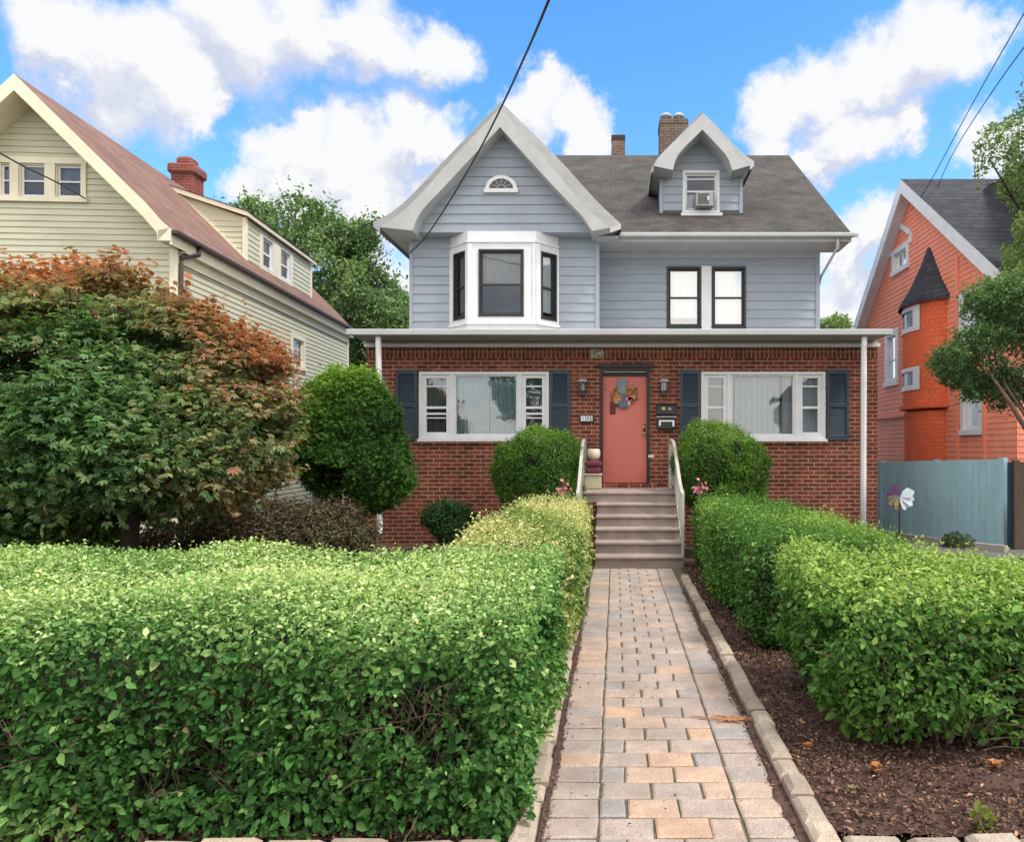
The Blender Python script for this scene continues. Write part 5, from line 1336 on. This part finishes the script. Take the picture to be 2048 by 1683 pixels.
def bush(name, blobs, n, size, width, mat, label, seed, amp=.03, nscale=4, depth=.16, category='bush', base=.5, vamp=.22, stem=True, vfun=None, up=.3, shape='leaf', hole=1.3, hscale=5, zmin=.03, core=True, group=None, mstem=None, rnd=.55, sh=None):
    c0 = blobs[0]; r = empty(name, (c0[0], c0[1], 0), label=label, category=category, group=group)
    f, bnd = sd_blobs(blobs); P, G, d = sample_sdf(f, bnd, n, depth, amp, nscale, seed, hole, hscale, zmin)
    v = vfun(P, G) if vfun else patchv(P, 3, seed + 5, base, vamp)
    if sh: P, G, v = shoots(P, G, v, d, sh[0], sh[1], sh[2], seed + 90)
    leaves('foliage', P, G, size, width, mat, r, v=v, up=up, out=.5, rnd=rnd, seed=seed, shape=shape, axis_out=.9)
    mb = MB(); R = random.Random(seed)
    if stem:
        for k in range(4):
            a = R.uniform(0, 6.28); p = Vector((c0[0]+.05*math.cos(a), c0[1]+.05*math.sin(a), -.02)); q = Vector((c0[0]+R.uniform(-.5, .5)*c0[3], c0[1]+R.uniform(-.5, .5)*c0[4], c0[2]))
            mb.tube([p, p.lerp(q, .4)+Vector((0, 0, .06)), q], [.03, .024, .012], 7, False)
        twigs(mb, (c0[0]-c0[3]*.6, c0[1]-c0[4]*.6, max(.05, c0[2]-c0[5]*.7)), (c0[0]+c0[3]*.6, c0[1]+c0[4]*.6, c0[2]+c0[5]*.5), 70, .35, .006, seed)
        mb.build('stems', mstem or M['bark'], r)
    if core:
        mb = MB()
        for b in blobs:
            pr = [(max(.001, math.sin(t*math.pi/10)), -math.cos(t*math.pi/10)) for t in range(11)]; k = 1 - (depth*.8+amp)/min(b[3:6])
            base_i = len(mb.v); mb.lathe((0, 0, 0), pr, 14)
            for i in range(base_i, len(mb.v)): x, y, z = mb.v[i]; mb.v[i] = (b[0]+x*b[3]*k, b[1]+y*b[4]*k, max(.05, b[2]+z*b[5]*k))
        mb.build('shade_core', M['core_shade'], r)  # dark blobs added inside the bush, shade put into their colour
    return r
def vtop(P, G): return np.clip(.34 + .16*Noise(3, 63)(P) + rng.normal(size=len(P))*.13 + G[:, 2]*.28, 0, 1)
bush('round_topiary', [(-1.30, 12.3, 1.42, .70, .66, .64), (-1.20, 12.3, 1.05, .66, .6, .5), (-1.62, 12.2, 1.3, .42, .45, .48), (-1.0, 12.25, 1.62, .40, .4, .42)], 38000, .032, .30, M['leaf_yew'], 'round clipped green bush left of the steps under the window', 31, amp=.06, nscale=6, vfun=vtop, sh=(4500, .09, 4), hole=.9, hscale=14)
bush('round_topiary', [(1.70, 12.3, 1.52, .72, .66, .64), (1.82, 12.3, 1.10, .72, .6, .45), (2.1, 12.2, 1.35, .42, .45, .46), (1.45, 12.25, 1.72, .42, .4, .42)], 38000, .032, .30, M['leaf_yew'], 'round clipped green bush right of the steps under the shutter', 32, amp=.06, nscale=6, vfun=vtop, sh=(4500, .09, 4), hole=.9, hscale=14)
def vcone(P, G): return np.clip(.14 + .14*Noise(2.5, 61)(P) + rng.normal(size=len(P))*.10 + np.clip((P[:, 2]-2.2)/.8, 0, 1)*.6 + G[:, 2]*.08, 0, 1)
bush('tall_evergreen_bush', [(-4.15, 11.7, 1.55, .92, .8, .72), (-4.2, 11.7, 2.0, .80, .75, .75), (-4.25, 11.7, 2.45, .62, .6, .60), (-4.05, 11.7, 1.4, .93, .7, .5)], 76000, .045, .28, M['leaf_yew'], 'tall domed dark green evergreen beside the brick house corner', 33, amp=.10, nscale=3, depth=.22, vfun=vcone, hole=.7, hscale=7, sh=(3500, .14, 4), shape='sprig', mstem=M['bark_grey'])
bush('small_dark_bush', [(-2.78, 12.5, .42, .36, .35, .34), (-2.95, 12.45, .56, .26, .3, .26), (-2.6, 12.5, .3, .34, .3, .28)], 9000, .04, .45, M['leaf_dark'], 'small dark green bush against the brick wall', 34, amp=.08, sh=(900, .12, 4))
bush('brown_twiggy_bush', [(-5.0, 10.6, .48, .85, .6, .46), (-4.15, 11.0, .42, .5, .5, .36), (-4.6, 10.8, .45, .65, .6, .4)], 22000, .05, .4, M['leaf_brown'], 'brownish twiggy undergrowth below the tall evergreen', 35, amp=.10, depth=.3, core=True, sh=(1500, .16, 5))
bush('yellow_shrub', [(-6.3, 8.6, .55, .5, .4, .42)], 6000, .05, .5, M['leaf_ground'], 'yellowish shrub in the shade behind the maple trunk', 36, amp=.07)
bush('shade_shrub', [(-7.6, 9.8, .42, 1.1, .6, .55)], 9000, .06, .5, M['leaf_dark'], 'dark shrub at the far left under the maple', 40, amp=.08, depth=.25)
bush('shade_shrub', [(-6.0, 10.6, .30, 1.2, .5, .42)], 8000, .055, .5, M['leaf_brown'], 'low brown green shrub right of the maple trunk', 41, amp=.08, depth=.25)
bush('low_weed', [(6.12, 13.35, .06, .16, .15, .13), (6.3, 13.2, .05, .12, .1, .10)], 500, .06, .3, M['leaf_ground'], 'tuft of weeds at the foot of the blue fence', 37, amp=.03, stem=False, core=False, zmin=-.02)
q = px(1962, 1650, FPX*EYE/(1655-CYP))
bush('seedling', [(q[0], q[1], .04, .045, .045, .05)], 26, .06, .5, M['leaf_ground'], 'tiny pale green seedling alone in the bare mulch', 38, amp=.005, depth=.05, stem=False, core=False, zmin=.0, base=.9, hole=None)

# mulch chips and dead leaves lying over the beds
R_ = np.random.default_rng(77)
def chips(lo, hi, n, size, seed, name, mat, zr=.02, **kw):
    P = np.stack([R_.uniform(lo[0], hi[0], n), R_.uniform(lo[1], hi[1], n), R_.uniform(.0, zr, n)], 1)
    return leaves(name, P, np.tile(np.array([0., 0, 1]), (n, 1)), size, .5, mat, None, up=1, out=0, rnd=.45, seed=seed, sj=.8, origin=(0, 0, 0), **kw)
M['mulch'] = leafy('mulch_chips', [(0, (.045, .024, .018)), (.5, (.10, .055, .04)), (.9, (.17, .10, .07)), (1, (.34, .20, .11))], trans=.02, rough=.9)
chips((1.0, 3.3), (5.2, 6.3), 52000, .020, 5, 'mulch', M['mulch'], kind='stuff')
chips((1.0, 6.3), (1.5, 11.0), 7000, .022, 6, 'mulch', M['mulch'], kind='stuff')
chips((-5.6, 3.3), (-.5, 3.9), 16000, .022, 7, 'mulch', M['mulch'], kind='stuff')
chips((.80, 3.1), (.87, 9), 1500, .014, 8, 'leaf_litter', M['mulch'], zr=.012, kind='stuff')
chips((-.35, 3.1), (-.30, 9), 900, .014, 9, 'leaf_litter', M['mulch'], zr=.012, kind='stuff')
chips((-.3, 3.0), (.8, 10.7), 240, .014, 10, 'leaf_litter', M['mulch'], zr=.006, kind='stuff')
# ------------------------------------------------------------------ trees
def tree(name, base, blobs, n, size, width, mat, label, seed, trunk_r=.12, trunk_h=None, lean=(0, 0), depth=.5, amp=.15, nscale=1.5, hole=.6, hscale=1.6, shape='leaf', vfun=None, up=.4, droop=0, bark='bark', base_v=.5, vamp=.25, rnd=.6, category='tree', group=None, limbs=2, zsq=1.0, sh=None):
    r = empty(name, (base[0], base[1], 0), label=label, category=category, group=group); R = random.Random(seed)
    zt = min(b[2]-b[5]*.6 for b in blobs) if trunk_h is None else trunk_h
    mb = MB(); p = Vector((base[0], base[1], -.1)); top = Vector((base[0]+lean[0], base[1]+lean[1], zt))
    mid = p.lerp(top, .5) + Vector((R.uniform(-.05, .05), 0, 0))
    mb.tube([p, p.lerp(mid, .25), mid, top], [trunk_r*1.5, trunk_r*1.1, trunk_r*.95, trunk_r*.8], 12, False)
    mb.build('trunk', M[bark], r, smooth=True)
    mb = MB()
    for b in blobs:
        c = Vector(b[:3]); rr = min(b[3:6]); m1 = top.lerp(c, .5) + Vector((R.uniform(-.1, .1)*rr, R.uniform(-.1, .1)*rr, -.1*rr))
        k = trunk_r*.5*max(.4, min(1, rr/1.5)); mb.tube([top-Vector((0, 0, .05)), m1, c], [k*1.2, k*.8, k*.5], 7, False)
        for j in range(limbs*3):
            d = Vector((R.gauss(0, 1), R.gauss(0, 1), R.gauss(.2, .8))).normalized(); branch(mb, c.lerp(m1, R.uniform(0, .4)), d, rr*R.uniform(.6, .95), k*.4, 1, R, [], .7)
    mb.build('branches', M[bark], r)
    f, bnd = sd_blobs(blobs); P, G, d = sample_sdf(f, bnd, n, depth, amp, nscale, seed, hole, hscale, .1, zsq=zsq)
    v = vfun(P, G) if vfun else patchv(P, 1.2, seed+5, base_v, vamp)
    if sh: P, G, v = shoots(P, G, v, d, sh[0], sh[1], sh[2], seed + 90)
    leaves('crown', P, G, size, width, mat, r, v=v, up=up, out=.35, rnd=rnd, seed=seed, shape=shape, droop=droop)
    return r
def vmap(P, G):
    # the outer top and the side towards the house have turned orange and brown
    e = np.clip((P[:, 2] - 2.45)/1.3, -.3, 1) * .52 + np.clip((P[:, 0] + 5.3)/1.3, -.3, 1) * .48 + .20*Noise(1.3, 72)(P)
    return np.clip(.20 + .17*Noise(1.9, 71)(P) + rng.normal(size=len(P))*.10 + np.maximum(e, 0), 0, 1)
mp = [(-6.3, 8.9, 2.1, 2.2, 1.7, 1.35), (-6.9, 8.9, 2.75, 2.2, 1.6, 1.10), (-4.95, 8.7, 1.98, 1.12, 1.1, .92), (-5.4, 8.8, 2.62, 1.4, 1.2, .84), (-4.85, 8.8, 2.40, .95, .9, .52), (-5.3, 8.3, 1.58, 1.25, 1.0, .58), (-7.6, 8.6, 1.6, 1.4, 1.2, .7)]
tree('maple_tree', (-5.85, 8.7), mp, 72000, .070, .36, M['leaf_maple'], 'wide Japanese maple, green below and orange brown on top, behind the left hedge', 51, trunk_r=.13, trunk_h=1.0, lean=(.12, 0), depth=.65, amp=.13, nscale=2.6, hole=.62, hscale=3.2, zsq=2.4, sh=(2200, .26, 5), shape='maple', vfun=vmap, up=.8, droop=.5, rnd=.45)
tree('tall_tree', (-12.5, 31), [(-13.2, 31, 9.6, 2.6, 2.4, 2.3), (-10.8, 30.5, 7.6, 2.3, 2.2, 2.2), (-15.0, 31, 9.4, 1.8, 2, 2.2), (-9.3, 30, 5.6, 1.5, 1.8, 1.9), (-9.9, 30, 7.6, 1.0, 1.3, 1.2), (-9.0, 30, 3.5, 1.4, 1.5, 1.6), (-11.8, 31, 5.2, 2.4, 2, 2), (-11.0, 30.5, 10.3, 1.2, 1.2, 1.0)], 52000, .15, .55, M['leaf_tree'], 'tall green tree rising behind the cream house', 52, trunk_r=.3, trunk_h=5, depth=1.3, amp=.4, nscale=1.2, hole=.15, hscale=2.0, sh=(1500, .7, 4), bark='bark', limbs=3)
tree('small_distant_tree', (9.6, 34), [(9.9, 34, 7.1, 1.0, 1, .8), (10.6, 34, 6.7, .9, 1, .7), (11.3, 34, 7.0, .4, .5, .5), (10.1, 34, 6.0, 1.4, 1, .8)], 4500, .16, .5, M['leaf_tree'], 'small light green tree between the grey and orange houses', 53, trunk_r=.14, trunk_h=4.5, depth=.8, amp=.35, nscale=1.2, hole=.4, base_v=.75)
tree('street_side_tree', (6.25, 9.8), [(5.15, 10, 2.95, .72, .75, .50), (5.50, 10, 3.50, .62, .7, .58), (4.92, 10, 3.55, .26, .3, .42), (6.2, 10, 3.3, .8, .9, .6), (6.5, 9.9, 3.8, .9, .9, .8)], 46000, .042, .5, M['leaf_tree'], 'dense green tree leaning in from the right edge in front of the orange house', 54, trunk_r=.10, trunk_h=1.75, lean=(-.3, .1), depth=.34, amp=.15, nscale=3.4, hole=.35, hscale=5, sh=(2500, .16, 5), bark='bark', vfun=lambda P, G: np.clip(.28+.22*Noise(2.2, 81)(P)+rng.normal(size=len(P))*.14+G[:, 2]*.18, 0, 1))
tree('tall_side_tree', (8.6, 13.0), [(7.45, 13, 5.7, .55, .8, .95), (7.4, 13, 6.9, .72, .8, .80), (6.62, 13, 6.85, .36, .45, .42), (7.9, 13.1, 7.9, .9, .9, .8), (8.4, 13, 6.0, 1.2, 1.1, 1.5), (6.85, 13, 6.45, .42, .5, .3)], 34000, .06, .5, M['leaf_tree'], 'tall airy tree at the upper right in front of the orange house roof', 55, trunk_r=.14, trunk_h=3.6, depth=.5, amp=.18, nscale=2.2, hole=.25, hscale=3.0, base_v=.72)
st_ = [o for o in bpy.data.objects if o.name.startswith('street_side_tree')][0]
mb = MB(); mb.tube([px(2110, 960, 9.3), px(2060, 870, 9.3), px(2020, 805, 9.35), px(1985, 755, 9.5), px(1975, 700, 9.8)], [.042, .034, .028, .020, .012], 9, False)
mb.tube([px(2100, 905, 9.4), px(2050, 830, 9.4), px(2010, 770, 9.5), px(1995, 700, 9.8)], [.03, .022, .018, .012], 8, False)
mb.build('limb', simple('reddish_bark', (.13, .075, .055), (.08, .045, .035), 8, .85), st_, smooth=True)
# houses and trees across the street, seen only in the window reflections
tree('street_tree', (-4, -11), [(-4, -11, 5.2, 2.4, 2.2, 2.2), (-2.2, -11, 4.4, 1.5, 1.5, 1.4)], 6000, .22, .5, M['leaf_tree'], 'tree across the street reflected in the porch windows', 56, trunk_r=.2, trunk_h=2.5, depth=1.2, amp=.4, nscale=1, hole=.6)
ho = empty('opposite_house', (17, -20, 0), label='pale gabled house across the street reflected in the windows', category='house')
mb = MB(); mb.box(12, 22, -27, -20, 0, 5.5); mb.poly([(12, -20.01, 5.5), (22, -20.01, 5.5), (17, -20.01, 9.2)]); mb.build('wall', M['trim'], ho)
mb = MB()
for s in (-1, 1): mb.prism([(17, -19.6, 9.4), (17+s*5.6, -19.6, 5.2), (17+s*5.6, -19.6, 5.0), (17, -19.6, 9.15)], (0, -7.8, 0))
mb.build('roof', M['slate'], ho)
mb = MB()
for x in (13.5, 16.3, 19.3):
    for z in (1.2, 3.6): mb.box(x, x+1.1, -20.0, -19.96, z, z+1.3)
mb.build('window', M['dark_frame'], ho)
